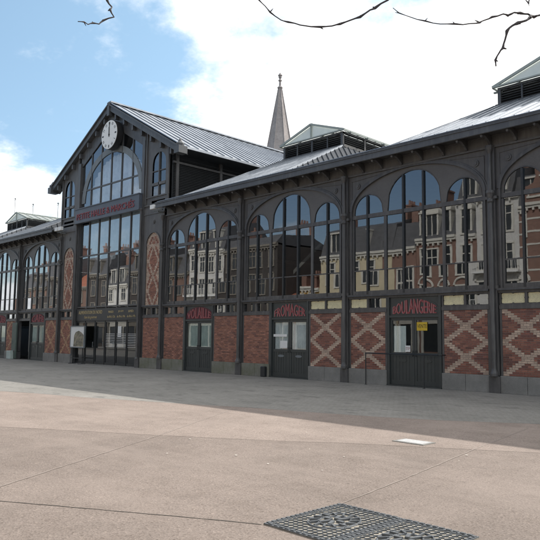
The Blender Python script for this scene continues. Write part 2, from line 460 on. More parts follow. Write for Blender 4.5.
# column: flat pilaster, round shaft, base block, capital
def column_mb(x):
    m = MB()
    m.box(x - .13, x + .13, -.10, .16, .52, 7.56)
    m.box(x - .17, x + .17, -.16, .16, 0, .50)
    m.lathe(x, -.15, [(.12, .5), (.12, .58), (.085, .66), (.07, .72), (.07, 5.75), (.10, 5.8), (.10, 5.86), (.075, 5.9), (.11, 6.02), (.13, 6.06), (.13, 6.14), (.06, 6.16), (.055, 7.3), (.1, 7.42), (.12, 7.5), (.12, 7.555)], 12)
    m.box(x - .20, x + .20, -.135, .15, 5.88, 5.97); m.box(x - .17, x + .17, -.12, .15, 3.12, 3.22)
    m.box(x - .10, x + .10, -.22, .1, 7.42, 7.545)
    return m
c0 = None
for x in COLX:
    if c0 is None: c0 = add('column', column_mb(x), 'iron', hall, (x, 0, 0)); c0x = x
    else: dup_part(c0, hall, (x - c0x, 0, 0))

def ell(x, a, b, z0): return z0 + b * math.sqrt(max(0, 1 - (x / a) ** 2))
SPR = 6.2; AA = 2.62; AB = 1.27
def subtop(x):
    ax = abs(x)
    if ax < 1.06: return 6.27 + math.sqrt(1.06 ** 2 - x * x) * 1.0
    if 1.26 < ax < 2.52: return 6.1 + math.sqrt(max(0, .63 ** 2 - (ax - 1.89) ** 2)) * 1.02
    return None
def arch_window(cx):
    f = MB()
    xs = sorted(set([round(-2.62 + 5.24 * i / 84, 4) for i in range(85)] + [-1.06, 1.06, -1.26, 1.26, -2.52, 2.52]))
    for a, b in zip(xs, xs[1:]):
        mid = (a + b) / 2; solid = subtop(mid) is None
        za = 6.04 if solid else max(6.04, subtop(a) or 6.04); zb = 6.04 if solid else max(6.04, subtop(b) or 6.04)
        ta = ell(a, AA, AB, SPR); tb = ell(b, AA, AB, SPR)
        f.face([(cx + a, .035, za), (cx + b, .035, zb), (cx + b, .035, max(tb, zb)), (cx + a, .035, max(ta, za))], 1)
        if not solid:   # reveal under the small arches
            f.face([(cx + a, .02, za), (cx + a, .10, za), (cx + b, .10, zb), (cx + b, .02, zb)], 0)
            f.face([(cx + a, .02, za), (cx + b, .02, zb), (cx + b, .02, zb + .045), (cx + a, .02, za + .045)], 0)
            f.face([(cx + a, .02, za + .045), (cx + b, .02, zb + .045), (cx + b, .034, zb + .045), (cx + a, .034, za + .045)], 0)
    # great arch rim, three stepped mouldings
    n = 48
    for (y0, d0, d1) in ((-.055, -.01, .075), (-.03, .075, .13)):
        for i in range(n):
            t0 = pi * i / n; t1 = pi * (i + 1) / n
            P = []
            for t in (t0, t1):
                for d in (d0, d1): P.append((cx + (AA - .02 + d) * math.cos(t), SPR + (AB + d) * math.sin(t)))
            a, b, c, d = P
            f.face([(a[0], y0, a[1]), (c[0], y0, c[1]), (d[0], y0, d[1]), (b[0], y0, b[1])][::-1])
            f.face([(a[0], y0, a[1]), (a[0], .06, a[1]), (c[0], .06, c[1]), (c[0], y0, c[1])])
            f.face([(b[0], y0, b[1]), (d[0], y0, d[1]), (d[0], .06, d[1]), (b[0], .06, b[1])])
    for s in (-1, 1): f.box(cx + s * 2.60, cx + s * 2.66, -.05, .1, ZS + .03, SPR)
    # rails and mullions
    f.box(cx - 2.6, cx + 2.6, .0, .06, 5.90, 6.04)
    f.box(cx - 2.6, cx + 2.6, .02, .06, 3.985, 4.025)
    f.box(cx - 2.6, cx + 2.6, .0, .1, ZS + .031, ZS + .17)
    for s in (-1, 1):
        f.box(cx + s * 1.10, cx + s * 1.21, .012, .06, ZS + .17, 5.899)
        f.box(cx + s * 2.53, cx + s * 2.599, .0, .1, ZS + .17, 5.879)
    for xm, top in ((-1.93, 6.72), (1.93, 6.72), (-.40, 7.24), (.40, 7.24)):
        f.box(cx + xm - .034, cx + xm + .034, -.012, .06, ZS + .03, top, 2)

    o = add('arched_window', f, ['iron', 'tympanum', 'iron_dark'], hall, (cx, 0, ZS))
    g = MB(); yg = .05
    for a, b in ((-2.53, -1.93), (-1.93, -1.155), (-1.155, -.4), (-.4, .4), (.4, 1.155), (1.155, 1.93), (1.93, 2.53)):
        for z0, z1 in ((ZS + .16, 4.0), (4.0, 5.9)):
            # each pane sits a hair out of true, as old glazing does
            t1 = random.gauss(0, .0030); t2 = random.gauss(0, .0022)
            g.face([(cx + a, yg - t1, z0), (cx + b, yg + t1, z0), (cx + b, yg + t1 + t2, z1), (cx + a, yg - t1 + t2, z1)])
    for x0, x1, m0, t0, s in ((-2.52, -1.26, -1.89, 6.1, .63), (-1.06, 1.06, 0, 6.27, 1.06), (1.26, 2.52, 1.89, 6.1, .63)):
        pts = [(x0, 6.03), (x1, 6.03)] + [(m0 + s * math.cos(pi * k / 16), t0 + s * 1.01 * math.sin(pi * k / 16)) for k in range(17)]
        t1 = random.gauss(0, .003)
        g.face([(cx + x, yg + .004 + t1 * (x - m0), z) for x, z in pts])
    add('glazing', g, 'glass', o, (cx, 0, ZS))
    return o
def rosette(m, x, z, y=-.035, r=.115):
    m.lathe_y = None
    n = 8
    for (ra, ya, yb) in ((r, y, y + .05), (r * .55, y - .02, y)):
        ring = [(x + ra * math.cos(2 * pi * k / n), z + ra * math.sin(2 * pi * k / n)) for k in range(n)]
        m.face([(p[0], ya, p[1]) for p in ring][::1])
        for k in range(n):
            a = ring[k]; b = ring[(k + 1) % n]
            m.face([(a[0], ya, a[1]), (a[0], yb, a[1]), (b[0], yb, b[1]), (b[0], ya, b[1])])
def spandrel(cx):
    m = MB()
    half = W / 2 - .13
    xs = [-half + 2 * half * i / 70 for i in range(71)]
    for a, b in zip(xs, xs[1:]):
        za = ell(a, AA + .1, AB + .1, SPR) if abs(a) < AA + .1 else SPR
        zb = ell(b, AA + .1, AB + .1, SPR) if abs(b) < AA + .1 else SPR
        m.face([(cx + a, 0, za), (cx + b, 0, zb), (cx + b, 0, 7.5), (cx + a, 0, 7.5)])
    for s in (-1, 1):
        a = AA + .03; m.box(cx + s * a, cx + s * half, .0, .12, ZS + .03, SPR)
        rosette(m, cx + s * 2.34, 7.12)
        # raised triangular bead
        m.bar((cx + s * 2.62, -.012, 6.55), (cx + s * 2.62, -.012, 7.32), .025, .025)
        m.bar((cx + s * 2.62, -.012, 7.32), (cx + s * 1.0, -.012, 7.44), .025, .02)
    m.box(cx - W / 2 + .131, cx + W / 2 - .131, -.075, .03, 7.501, 7.56)
    return add('spandrel_panel', m, 'iron_panel', hall, (cx, 0, SPR), label='grey iron spandrel above the arch with small rosettes')
def sill(x0, x1):
    m = MB()
    m.box(x0, x1, -.09, .12, 3.03, 3.10); m.box(x0, x1, -.13, .12, 3.10, 3.13); m.box(x0, x1, -.06, .12, 2.99, 3.029)
    m.tube([(x0, -.125, 3.075), (x1, -.125, 3.075)], .022, 6)
    return add('sill_ledge', m, 'iron', hall, ((x0 + x1) / 2, 0, 3.03))

# bricks as real raised faces; pattern decided half a brick at a time
RED = [(.30, .125, .088), (.25, .108, .078), (.35, .155, .108), (.185, .085, .068), (.27, .112, .084)]
ORG = [(.37, .165, .11), (.32, .14, .098), (.42, .195, .135), (.25, .115, .088)]
BUF = [(.60, .45, .345), (.55, .41, .315), (.64, .49, .38), (.51, .385, .30)]
OBF = [(.52, .32, .19), (.48, .29, .17), (.55, .36, .22)]
def tri(z, p):   # 0 at z=0, 1 at z=p/2
    u = (z / p) % 1.0
    return 1 - abs(2 * u - 1)
def brick_wall(x0, x1, z0, z1, mode, y=-.03, topf=None, label=None):
    m = MB(); w = x1 - x0; cx = (x0 + x1) / 2
    rows = max(1, round((z1 - z0) / .0632)); rh = (z1 - z0) / rows
    nb = max(2, round(w / .092)); hw = w / nb; jt = .0055
    base = ORG if mode in ('orange', 'orange_thin', 'pier', 'plain') else RED
    buf = OBF if mode in ('orange_thin',) else BUF
    def mask(x, z):
        u = abs(x - cx) / (w / 2); t = z - z0
        if mode == 'lattice':
            per = (z1 - z0) / 2.0
            v = .96 * (1 - tri(t, per)) ; d = abs(u - v)
            return d < .185
        if mode == 'orange_thin':
            per = (z1 - z0) / 1.5
            v = .9 * (1 - tri(t, per)); return abs(u - v) < .14
        if mode == 'pier':
            if z > 6.1: 
                r = math.hypot((x - cx) / (w / 2), (z - 6.2) / (w / 2 * 1.05))
                return r > .66 or (z < 6.2) or abs(abs(x - cx) - (6.56 - z) * .62) < .055 and z > 6.2
            per = (6.1 - z0) / 2
            v = .74 * (tri(t, per)); return abs(u - v) < .13 or u > .86 or (u - v) > .40
        return False
    def emit(a, b, r, isb):
        c = random.choice(buf if isb else base); k = random.uniform(.82, 1.15)
        if not isb and mode == 'plain' and random.random() < .12: k *= .7
        c = tuple(q * k for q in c)
        za = z0 + r * rh + jt; zb = z0 + (r + 1) * rh - jt; xa = a + jt; xb = b - jt
        d = random.uniform(-.002, .002)
        bidx = len(m.v); yy = y - .007 + d
        m.v += [(xa, yy, za), (xb, yy, za), (xb, yy, zb), (xa, yy, zb), (xa, y, za), (xb, y, za), (xb, y, zb), (xa, y, zb)]
        for q in ((0, 1, 2, 3), (4, 5, 1, 0), (3, 2, 6, 7), (4, 0, 3, 7), (1, 5, 6, 2)):
            m.f.append(tuple(bidx + i for i in q)); m.mi.append(0); m.c.append(c)
    for r in range(rows):
        zc = z0 + (r + .5) * rh
        i = 0
        if r % 2: 
            i = 1
            if topf is None or topf(x0 + hw / 2) > zc: emit(x0, x0 + hw, r, mask(x0 + hw / 2, zc))
        while i < nb:
            a = x0 + i * hw
            if i + 1 < nb: bb = a + 2 * hw
            else: bb = a + hw
            ok = topf is None or topf((a + bb) / 2) > zc + .02
            if ok:
                k1 = mask(a + hw / 2, zc); k2 = mask(a + 1.5 * hw, zc)
                if bb - a > hw * 1.5 and k1 != k2: emit(a, a + hw, r, k1); emit(a + hw, bb, r, k2)
                else: emit(a, bb, r, k1)
            i += 2
    if topf is None: m.box(x0, x1, y, .13, z0, z1, 1)
    else:
        n = 24
        for i in range(n):
            a = x0 + w * i / n; b = x0 + w * (i + 1) / n
            m.face([(a, y, z0), (b, y, z0), (b, y, topf(b)), (a, y, topf(a))], 1)
    return add('brick_panel', m, ['brick', 'mortar'], hall, (cx, 0, z0), label=label)
def plinth(x0, x1, mossy=False, deep=.0):
    m = MB(); n = max(1, round((x1 - x0) / .8)); w = (x1 - x0) / n
    for i in range(n): m.box(x0 + i * w + .004, x0 + (i + 1) * w - .004, -.10 - deep, .13, 0, .515)
    return add('plinth', m, 'stone_moss' if mossy else 'stone', hall, ((x0 + x1) / 2, 0, 0), bevel=.012, label='mossy stone plinth' if mossy else None)
def transom(x0, x1, n, creams=()):
    f = MB(); w = (x1 - x0) / n
    f.box(x0, x1, -.06, .12, 2.505, 2.62); f.box(x0, x1, -.03, .1, 2.62, 2.665)
    for i in range(n + 1):
        x = x0 + i * w; f.box(x - .04 + (.04 if i == 0 else 0), x + .04 - (.04 if i == n else 0), -.035, .1, 2.665, 2.989)
    # cut-corner ornament: small studs at the middles and corners of each light
    for i in range(n):
        a = x0 + i * w + .04; b = x0 + (i + 1) * w - .04
        for (x, z) in (((a + b) / 2, 2.67), ((a + b) / 2, 2.985), (a, 2.83), (b, 2.83)):
            f.prism_y([(x + .03 * math.cos(2 * pi * k / 8 + pi / 8), z + .03 * math.sin(2 * pi * k / 8 + pi / 8)) for k in range(8)], .0, .03)
        for (x, z) in ((a, 2.667), (b, 2.667), (a, 2.987), (b, 2.987)):
            f.prism_y([(x + .035 * math.cos(2 * pi * k / 6), z + .035 * math.sin(2 * pi * k / 6)) for k in range(6)], .002, .032)
    o = add('transom_window', f, 'iron', hall, ((x0 + x1) / 2, 0, 2.5))
    g = MB()
    for i in range(n):
        t = random.gauss(0, .002)
        g.face([(x0 + i * w, .05 - t, 2.62), (x0 + (i + 1) * w, .05 + t, 2.62), (x0 + (i + 1) * w, .05 + t, 3.0), (x0 + i * w, .05 - t, 3.0)])
    add('glazing', g, 'glass', o)
    if creams:
        g = MB()
        for i in creams: g.box(x0 + i * w + .05, x0 + (i + 1) * w - .05, .02, .034, 2.68, 2.975)
        add('infill_panel', g, 'cream', o, label='cream yellow infill panel behind the transom frame')
    return o
def door(cx, word, style='curtain', half=1.05):
    f = MB()
    for s in (-1, 1): f.box(cx + s * half, cx + s * (half - .09), -.06, .12, 0, 2.99)
    f.box(cx - half + .091, cx + half - .091, -.05, .12, 2.30, 2.38)
    f.box(cx - half + .091, cx + half - .091, .0, .1, 2.381, 2.985)
    f.box(cx - half, cx + half, -.10, .12, -.005, .045)
    d = add('double_door', f, 'door', hall, (cx, 0, 0))
    for s in (-1, 1):
        m = MB(); xa = cx + s * .006; xb = cx + s * (half - .095); x0, x1 = min(xa, xb), max(xa, xb)
        y0, y1 = .005, .055
        m.box(x0, x0 + .08, y0, y1, .05, 2.295); m.box(x1 - .08, x1, y0, y1, .05, 2.295)
        m.box(x0 + .08, x1 - .08, y0, y1, 2.2, 2.295); m.box(x0 + .08, x1 - .08, y0, y1, 1.02, 1.13)
        m.box(x0 + .08, x1 - .08, y0, y1, .05, .2); m.box(x0 + .08, x1 - .08, y0 + .02, y1 - .01, .2, 1.02)
        nn = 6; 
        for i in range(1, nn): 
            xx = x0 + .08 + (x1 - x0 - .16) * i / nn; m.box(xx - .006, xx + .006, y0 + .012, y0 + .022, .2, 1.02)
        m.prism_y([((x0 + x1) / 2 + .17 * math.cos(2 * pi * k / 14), .86 + .05 * math.sin(2 * pi * k / 14)) for k in range(14)], y0 + .004, y0 + .02, 1 if style == 'text' else 0)
        lf = add('door_leaf', m, ['door', 'iron_light'], d, ((x0 + x1) / 2, 0, 0))
        g = MB(); t = random.gauss(0, .002)
        g.face([(x0 + .07, .03 - t, 1.12), (x1 - .07, .03 + t, 1.12), (x1 - .07, .03 + t, 2.21), (x0 + .07, .03 - t, 2.21)])
        add('door_pane', g, 'glass_door', lf)
        if style == 'curtain' or (style == 'half' and s < 0) or style == 'text':
            m = MB(); n = 26
            xe = x1 - .1 if style != 'half' else x0 + (x1 - x0) * .62
            zt = 2.19 if style != 'half' else 2.02
            for i in range(n):
                a = x0 + .09 + (xe - x0 - .09) * i / n; b = x0 + .09 + (xe - x0 - .09) * (i + 1) / n
                ya = .075 + .012 * math.sin(i * 1.9); yb = .075 + .012 * math.sin((i + 1) * 1.9)
                m.face([(a, ya, 1.12), (b, yb, 1.12), (b, yb, zt), (a, ya, zt)])
            add('door_curtain', m, 'curtain' if style == 'text' else ('blind_white' if style == 'half' else 'blind'), lf, label='pale blind behind the door glass')
        h = MB(); hx = cx + s * .06; h.tube([(hx, -.03, 1.0), (hx, -.03, 1.2)], .011, 8); h.box(hx - .008, hx + .008, -.03, .01, 1.01, 1.03); h.box(hx - .008, hx + .008, -.03, .01, 1.17, 1.19)
        add('handle', h, 'iron_dark', lf)
    # arch-headed lettering
    m = MB()
    pts = [(cx - half + .1, 2.395), (cx + half - .1, 2.395)] + [(cx + (half - .1) * math.cos(pi * k / 14), 2.55 + .40 * math.sin(pi * k / 14)) for k in range(15)]
    m.prism_y(pts, -.012, .004)
    hp = add('door_header', m, 'maroon' if style in ('curtain',) else 'door', d, (cx, 0, 2.39))
    if word:
        arch = lambda u: .45 + .55 * math.sin(pi * min(1, max(0, u))) ** .8
        t = text_mb(word, cx - half * .80, cx + half * .80, 2.42, 2.93, -.014, .008, arch)
        add('lettering', t, 'pink_sign', hp, (cx, 0, 2.42))
        t = text_mb(word, cx - half * .77, cx + half * .83, 2.425, 2.925, -.022, .006, arch)
        add('lettering', t, 'red_sign', hp, (cx, 0, 2.42))
    return d
def panel_frame(p, q):
    for x in (p, q - .07):
        ps = MB(); ps.box(x, x + .07, -.04, .12, .52, 2.505); add('panel_frame', ps, 'iron', hall, (x, 0, .52))
def band(x0, x1):
    m = MB(); m.box(x0, x1, -.045, .12, 2.505, 2.56); return m
def bay(x0, x1, word, style, mode, mossy=(False, False), creams=((), ()), open_left=False):
    cx = (x0 + x1) / 2
    arch_window(cx); spandrel(cx); sill(x0 + .14, x1 - .14)
    door(cx, word, style)
    a, b = x0 + .16, cx - 1.07; c, d = cx + 1.07, x1 - .16
    for (p, q, mo, cr) in ((a, b, mossy[0], creams[0]), (c, d, mossy[1], creams[1])):
        panel_frame(p, q)
        if open_left and p == a: transom(p, q, 2, cr); continue
        brick_wall(p + .07, q - .07, .52, 2.50, mode)
        plinth(p, q, mo); transom(p, q, 2, cr)
words_r = [('VOLAILLE', 'curtain', 'plain', (True, True), ((), ())), ('FROMAGER', 'text', 'mixed', (True, False), ((), (0, 1))), ('BOULANGERIE', 'half', 'lattice', (False, False), ((0,), (0,))),
           ('BOUCHERIE', 'curtain', 'lattice', (False, False), ((0, 1), ())), ('PRIMEUR', 'half', 'lattice', (False, False), ((), ())), ('FLEURISTE', 'curtain', 'lattice', (False, False), ((), ()))]
def side_bay(x0, x1, spec): 
    word, style, mode, mo, cr = spec
    if mode != 'mixed': bay(x0, x1, word, style, mode, mo, cr); return
    global brick_wall
    bw = brick_wall; cnt = [0]
    def bw2(a, b, c, d, m_, **k):
        cnt[0] += 1; return bw(a, b, c, d, 'plain' if cnt[0] == 1 else 'lattice', **k)
    brick_wall = bw2; bay(x0, x1, word, style, 'plain', mo, cr); brick_wall = bw
for (x0, x1), sp in zip(BAYS_R, words_r): side_bay(x0, x1, sp)
words_l = [('POISSON', 'curtain', 'orange_thin'), ('CREMIER', 'curtain', 'orange_thin'), ('EPICIER', 'curtain', 'orange_thin'), ('CAFE', 'curtain', 'orange_thin')]
for i, ((x0, x1), (wd, st, md)) in enumerate(zip(BAYS_L, words_l)):
    bay(x0, x1, wd, st, md, open_left=(i == 3))
m = MB(); m.box(-34.02, -33.30, -.225, -.175, .05, 2.4); m.box(-33.95, -33.37, -.235, -.2251, 1.25, 2.25); m.box(-33.95, -33.37, -.235, -.2251, .2, 1.1)
sd = add('door_leaf', m, 'door_green', hall, (-33.3, -.2, 0), label='faded green service door folded back against the wall')
m = MB(); m.tube([(-33.9, -.27, 1.0), (-33.9, -.27, 1.2)], .012, 8); m.box(-33.91, -33.89, -.27, -.225, 1.02, 1.04); m.box(-33.91, -33.89, -.27, -.225, 1.16, 1.18); add('handle', m, 'iron_light', sd)

# frieze, brackets, soffit, gutter fascia
def eaves(x0, x1):
    m = MB(); m.box(x0, x1, -.022, .13, 7.561, 7.86); m.box(x0, x1, -.06, .1, 7.861, 7.9)
    add('frieze', m, 'iron_panel', hall, ((x0 + x1) / 2, 0, 7.56))
    m = MB(); m.box(x0, x1, -.68, .13, 7.905, 7.94); add('soffit', m, 'iron', hall, ((x0 + x1) / 2, 0, 7.9))
    m = MB(); m.box(x0, x1, -.72, -.684, 7.79, 8.045); m.box(x0, x1, -.755, -.6, 8.047, 8.085); m.box(x0, x1, -.74, -.721, 7.80, 7.83)
    m.box(x0, x1, -.75, -.722, 8.0, 8.046)
    add('fascia', m, 'fascia', hall, ((x0 + x1) / 2, 0, 7.8))
eaves(-17.1, 17.4); eaves(-51.0, -27.95)
def bracket_mb(x):
    m = MB()
    prof = [(-.66, 7.90), (-.66, 7.82), (-.56, 7.79), (-.45, 7.80), (-.30, 7.74), (-.16, 7.66), (-.08, 7.58), (-.02, 7.56), (-.02, 7.90)]
    n = len(prof)
    for s, o in ((-.04, 1), (.04, -1)):
        fs = [(x + s, y, z) for y, z in prof]; m.face(fs if o > 0 else fs[::-1])
    for i in range(n):
        a = prof[i]; b = prof[(i + 1) % n]
        m.face([(x - .04, a[0], a[1]), (x + .04, a[0], a[1]), (x + .04, b[0], b[1]), (x - .04, b[0], b[1])])
    m.lathe(x, -.62, [(.0, 7.70), (.04, 7.73), (.05, 7.78), (.03, 7.82), (.03, 7.83)], 8)
    return m
br0 = None
for x0, x1 in BAYS_R + BAYS_L:
    for k in range(7):
        x = x0 + (k + .0) * W / 7 + (.0 if k else .0)
        if x0 == -17.25 and k == 0: continue
        if br0 is None: br0 = add('eaves_bracket', bracket_mb(x), 'iron', hall, (x, 0, 7.56)); brx = x
        else: dup_part(br0, hall, (x - brx, 0, 0))

# ---- piers beside the entrance: tall lattice brick panels under round heads
for px in (-18.15, HX * 2 + 18.15):
    m = MB(); half = .9
    topf = lambda x, px=px: 6.15 + math.sqrt(max(0, .60 ** 2 - (x - px) ** 2)) * 1.08
    xs = [px - half + 2 * half * i / 40 for i in range(41)]
    for a, b in zip(xs, xs[1:]):
        if abs((a + b) / 2 - px) < .6:
            za, zb = topf(a) if abs(a - px) < .6 else 6.15, topf(b) if abs(b - px) < .6 else 6.15
            m.face([(a, -.05, za), (b, -.05, zb), (b, -.05, 8.1), (a, -.05, 8.1)]); m.face([(a, -.05, za), (a, .0, za), (b, .0, zb), (b, -.05, zb)])
        else: m.face([(a, -.05, 3.13), (b, -.05, 3.13), (b, -.05, 8.1), (a, -.05, 8.1)])
    for s in (-1, 1): m.box(px + s * .6, px + s * .62, -.075, .0, 3.13, 6.15)
    for i in range(20):   # hood mould
        t0 = pi * i / 20; t1 = pi * (i + 1) / 20
        m.bar((px + .63 * math.cos(t0), -.06, 6.15 + .67 * math.sin(t0)), (px + .63 * math.cos(t1), -.06, 6.15 + .67 * math.sin(t1)), .05, .05, (0, 1, 0))
    rosette(m, px, 7.35, -.085)
    m.box(px - .9, px + .9, -.08, .0, 7.75, 7.8)
    add('pier_panel', m, 'iron_panel', hall, (px, 0, 3.1))
    brick_wall(px - .6, px + .6, 3.13, 6.85, 'pier', -.01, topf, label='tall round headed brick panel with buff diamonds')
    a, b = px - .76, px + .76
    if px > HX:
        brick_wall(a + .06, b - .06, .52, 2.50, 'orange'); plinth(a - .05, b + .05, True, .03)
    else:
        brick_wall(a + .06, b - .06, .52, 2.50, 'orange_thin'); plinth(a - .05, b + .05)
    transom(a, b, 2); sill(a - .02, b + .02)
    panel_frame(a - .01, b + .01)
    # entrance jamb column
    jx = HX + (3.37 if px > HX else -3.37)
    m = MB(); m.box(jx - .12, jx + .12, -.13, .16, .45, 11.75); m.box(jx - .17, jx + .17, -.18, .16, 0, .449); m.lathe(jx, -.17, [(.1, .45), (.06, .55), (.06, 8.0), (.1, 8.1), (.1, 8.15)], 10)
    add('entrance_pilaster', m, 'iron', hall, (jx, 0, 0))
    # upper narrow window beside the gable glazing
    ux = px + (.28 if px > HX else -.28); uh = .58
    f = MB(); xs = [ux - uh + 2 * uh * i / 24 for i in range(25)]
    utop = lambda x: 10.35 + math.sqrt(max(0, uh * uh - (x - ux) ** 2)) * 1.0
    X0, X1 = (HX + 3.5, -16.95) if px > HX else (2 * HX + 16.95, HX - 3.5)
    rk = lambda x: 14.25 - .563 * abs(x - HX)
    for a, b in zip([X0] + xs + [X1], xs + [X1, X1]):
        if b - a < 1e-6: continue
        if ux - uh - 1e-6 <= a and b <= ux + uh + 1e-6: f.face([(a, -.02, utop(a)), (b, -.02, utop(b)), (b, -.02, rk(b)), (a, -.02, rk(a))])
        else: f.face([(a, -.02, 8.1), (b, -.02, 8.1), (b, -.02, rk(b)), (a, -.02, rk(a))], 0)
    f.box(ux - uh, ux + uh, -.04, .08, 9.22, 9.36); f.box(ux - uh, ux + uh, -.02, .08, 8.45, 8.62)
    f.box(ux - .03, ux + .03, -.04, .08, 8.62, utop(ux) - .01); f.box(ux - uh, ux + uh, -.02, .06, 9.95, 9.99)
    f.box(X0, X1, -.07, -.021, 8.2, 8.3); f.box(X0, X1, -.07, -.021, 8.62, 8.68)
    for xe in (X0 + .04, X1 - .12): f.box(xe, xe + .09, -.09, -.021, 8.3, rk(xe) - .05)
    o = add('gable_side_window', f, 'iron_panel', hall, (ux, 0, 8.1))
    g = MB(); g.face([(ux - uh, .03, 8.5), (ux + uh, .034, 8.5)] + [(ux + uh * math.cos(pi * k / 12), .032, 10.35 + uh * math.sin(pi * k / 12)) for k in range(13)])
    add('glazing', g, 'glass_gable', o)
    g = MB(); g.face([(X0, .3, 8.1), (X1, .3, 8.1), (X1, .3, 10.9), (X0, .3, 10.9)]); 

# ---- gable: big glazing, arch band, rake boards
E0, E1 = HX - 3.25, HX + 3.25
rk2 = lambda x: 13.35 - .563 * abs(x - HX)
m = MB()
mx = [E0 + 6.5 * i / 6 for i in range(7)]
def zone(z0, ztop, name, z_rails, thick=.036):
    f = MB()
    for x in mx:
        t = ztop(x) if callable(ztop) else ztop
        f.box(x - thick, x + thick, -.02, .06, z0, t)
    for z in z_rails: f.box(E0 + thick + .001, E1 - thick - .001, -.01, .06, z - .04, z + .04)
    return f
f = zone(8.95, rk2, 'gable', [10.05, 9.0])
o = add('gable_window', f, 'iron', hall, (HX, 0, 8.95))
g = MB()
for a, b in zip(mx, mx[1:]):
    t = random.gauss(0, .003)
    g.face([(a, .03 - t, 8.95), (b, .03 + t, 8.95), (b, .03 + t, 10.05), (a, .03 - t, 10.05)]); t = random.gauss(0, .003)
    g.face([(a, .03 - t, 10.05), (b, .03 + t, 10.05), (b, .03 + t, rk2(b)), (a, .03 - t, rk2(a))])
add('glazing', g, 'glass_gable', o)
f = MB(); n = 40
for i in range(n):
    t0 = pi * i / n; t1 = pi * (i + 1) / n
    P = [(HX + a * math.cos(t), 9.3 + b * math.sin(t)) for t in (t0, t1) for a, b in ((3.2, 2.85), (2.85, 2.5))]
    f.prism_y([P[0], P[2], P[3], P[1]], -.012, .028)
add('arch_band', f, 'iron_light', o, label='pale segmental arch band across the gable glazing')
# solid strip between glazing and rake
f = MB()
for s in (-1, 1):
    pts = [(0, rk2(HX)), (3.37, rk2(HX + 3.37)), (3.37, 14.25 - .563 * 3.37), (0, 14.25)]
    pts = [(HX + s * x, z) for x, z in pts]
    if s < 0: pts = pts[::-1]
    f.prism_y(pts, -.03, .02)
    for k in range(7):
        x = .6 + k * .88; z = 14.2 - .563 * x
        k_ = MB(); k_.box(HX + s * x - .06, HX + s * x + .06, -.24, -.031, z - .34, z - .05); add('rake_bracket', k_, 'iron', hall, (HX + s * x, -.1, z - .2))
add('gable_board', f, 'iron', hall, (HX, 0, 12))
f = MB()
for s in (-1, 1):
    p = (HX, -.25, 14.37); q = (HX + s * 6.62, -.25, 14.37 - .563 * 6.62)
    f.bar(p, q, .10, .34, (0, 0, 1)); f.bar((p[0], -.33, p[2] + .15), (q[0], -.33, q[2] + .15), .1, .07, (0, 0, 1))
    f.bar((HX, .05, 14.19), (HX + s * 6.6, .05, 14.19 - .563 * 6.6), .5, .03, (0, 0, 1), 1)
f.box(HX - .12, HX + .12, -.36, -.12, 13.85, 14.62)
for s in (-1, 1):
    x = HX + s * 6.62; f.box(x - .2, x + .2, -.42, .1, 10.42, 10.78)
    f.lathe(x, -.2, [(.2, 10.78), (.22, 10.9), (.12, 11.0), (.05, 11.12), (.0, 11.2)], 8)
add('bargeboard', f, ['fascia', 'iron'], hall, (HX, 0, 12.4))
# entrance glazing
f = zone(3.10, 8.15, 'e', [6.15, 3.2])
o = add('entrance_window', f, 'iron', hall, (HX, 0, 3.1))
g = MB()
for a, b in zip(mx, mx[1:]):
    for z0, z1 in ((3.15, 6.15), (6.15, 8.15)):
        t = random.gauss(0, .004); g.face([(a, .03 - t, z0), (b, .03 + t, z0), (b, .03 + t, z1), (a, .03 - t, z1)])
add('glazing', g, 'glass', o)
f = MB(); f.box(E0, E1, -.06, .12, 2.42, 3.10)
sb = add('entrance_fascia', f, 'iron_dark', hall, (HX, 0, 2.42))
t = text_mb('ALIMENTATION DU NORD', E0 + .35, E0 + 2.95, 2.80, 2.99, -.06, .01); add('lettering', t, 'gilt', sb)
t = text_mb("l'ami du gourmet", E0 + 1.0, E0 + 2.4, 2.50, 2.71, -.06, .01, shear=.3); add('lettering', t, 'gilt', sb)
for i, (a_, b_) in enumerate((('MARDI', 'de 8h à 12h'), ('JEUDI', 'de 9h à 19h'), ('SAMEDI', 'de 8h à 19h'))):
    x = E0 + 3.5 + i * .98
    t = text_mb(a_, x + .1, x + .6, 2.82, 2.94, -.06, .01); add('lettering', t, 'gilt', sb)
    t = text_mb(b_, x, x + .78, 2.56, 2.68, -.06, .01); add('lettering', t, 'gilt', sb)
def entrance_door(a, b):
    m = MB(); m.box(a, a + .05, -.02, .04, .03, 2.41); m.box(b - .05, b, -.02, .04, .03, 2.41); m.box(a + .05, b - .05, -.02, .04, 2.33, 2.41); m.box(a + .05, b - .05, -.02, .04, .03, .16)
    o = add('entrance_door', m, 'iron_dark', hall, ((a + b) / 2, 0, 0))
    g = MB(); t = random.gauss(0, .003); g.face([(a + .05, .01 - t, .16), (b - .05, .01 + t, .16), (b - .05, .01 + t, 2.33), (a + .05, .01 - t, 2.33)]); add('door_pane', g, 'glass_door', o)
    h = MB(); h.tube([(b - .1, -.06, .95), (b - .1, -.06, 1.25)], .014, 8); h.box(b - .11, b - .09, -.06, -.02, .97, .99); h.box(b - .11, b - .09, -.06, -.02, 1.21, 1.23); add('handle', h, 'iron_light', o)
    # frosted safety stripes
    s_ = MB()
    for k in range(9): s_.box(a + .06, b - .06, .0, .003, 1.0 + k * .085, 1.02 + k * .085)
    if a > HX - 1: add('safety_stripes', s_, 'paper', o, label='thin white stripes across the door glass')
for a, b in zip(mx, mx[1:]):
    entrance_door(a + .035 * 0 + .03, b - .03)
f = MB(); f.box(E0, E1, -.10, .10, 0, .028); add('threshold', f, 'stone', hall, (HX, 0, 0))
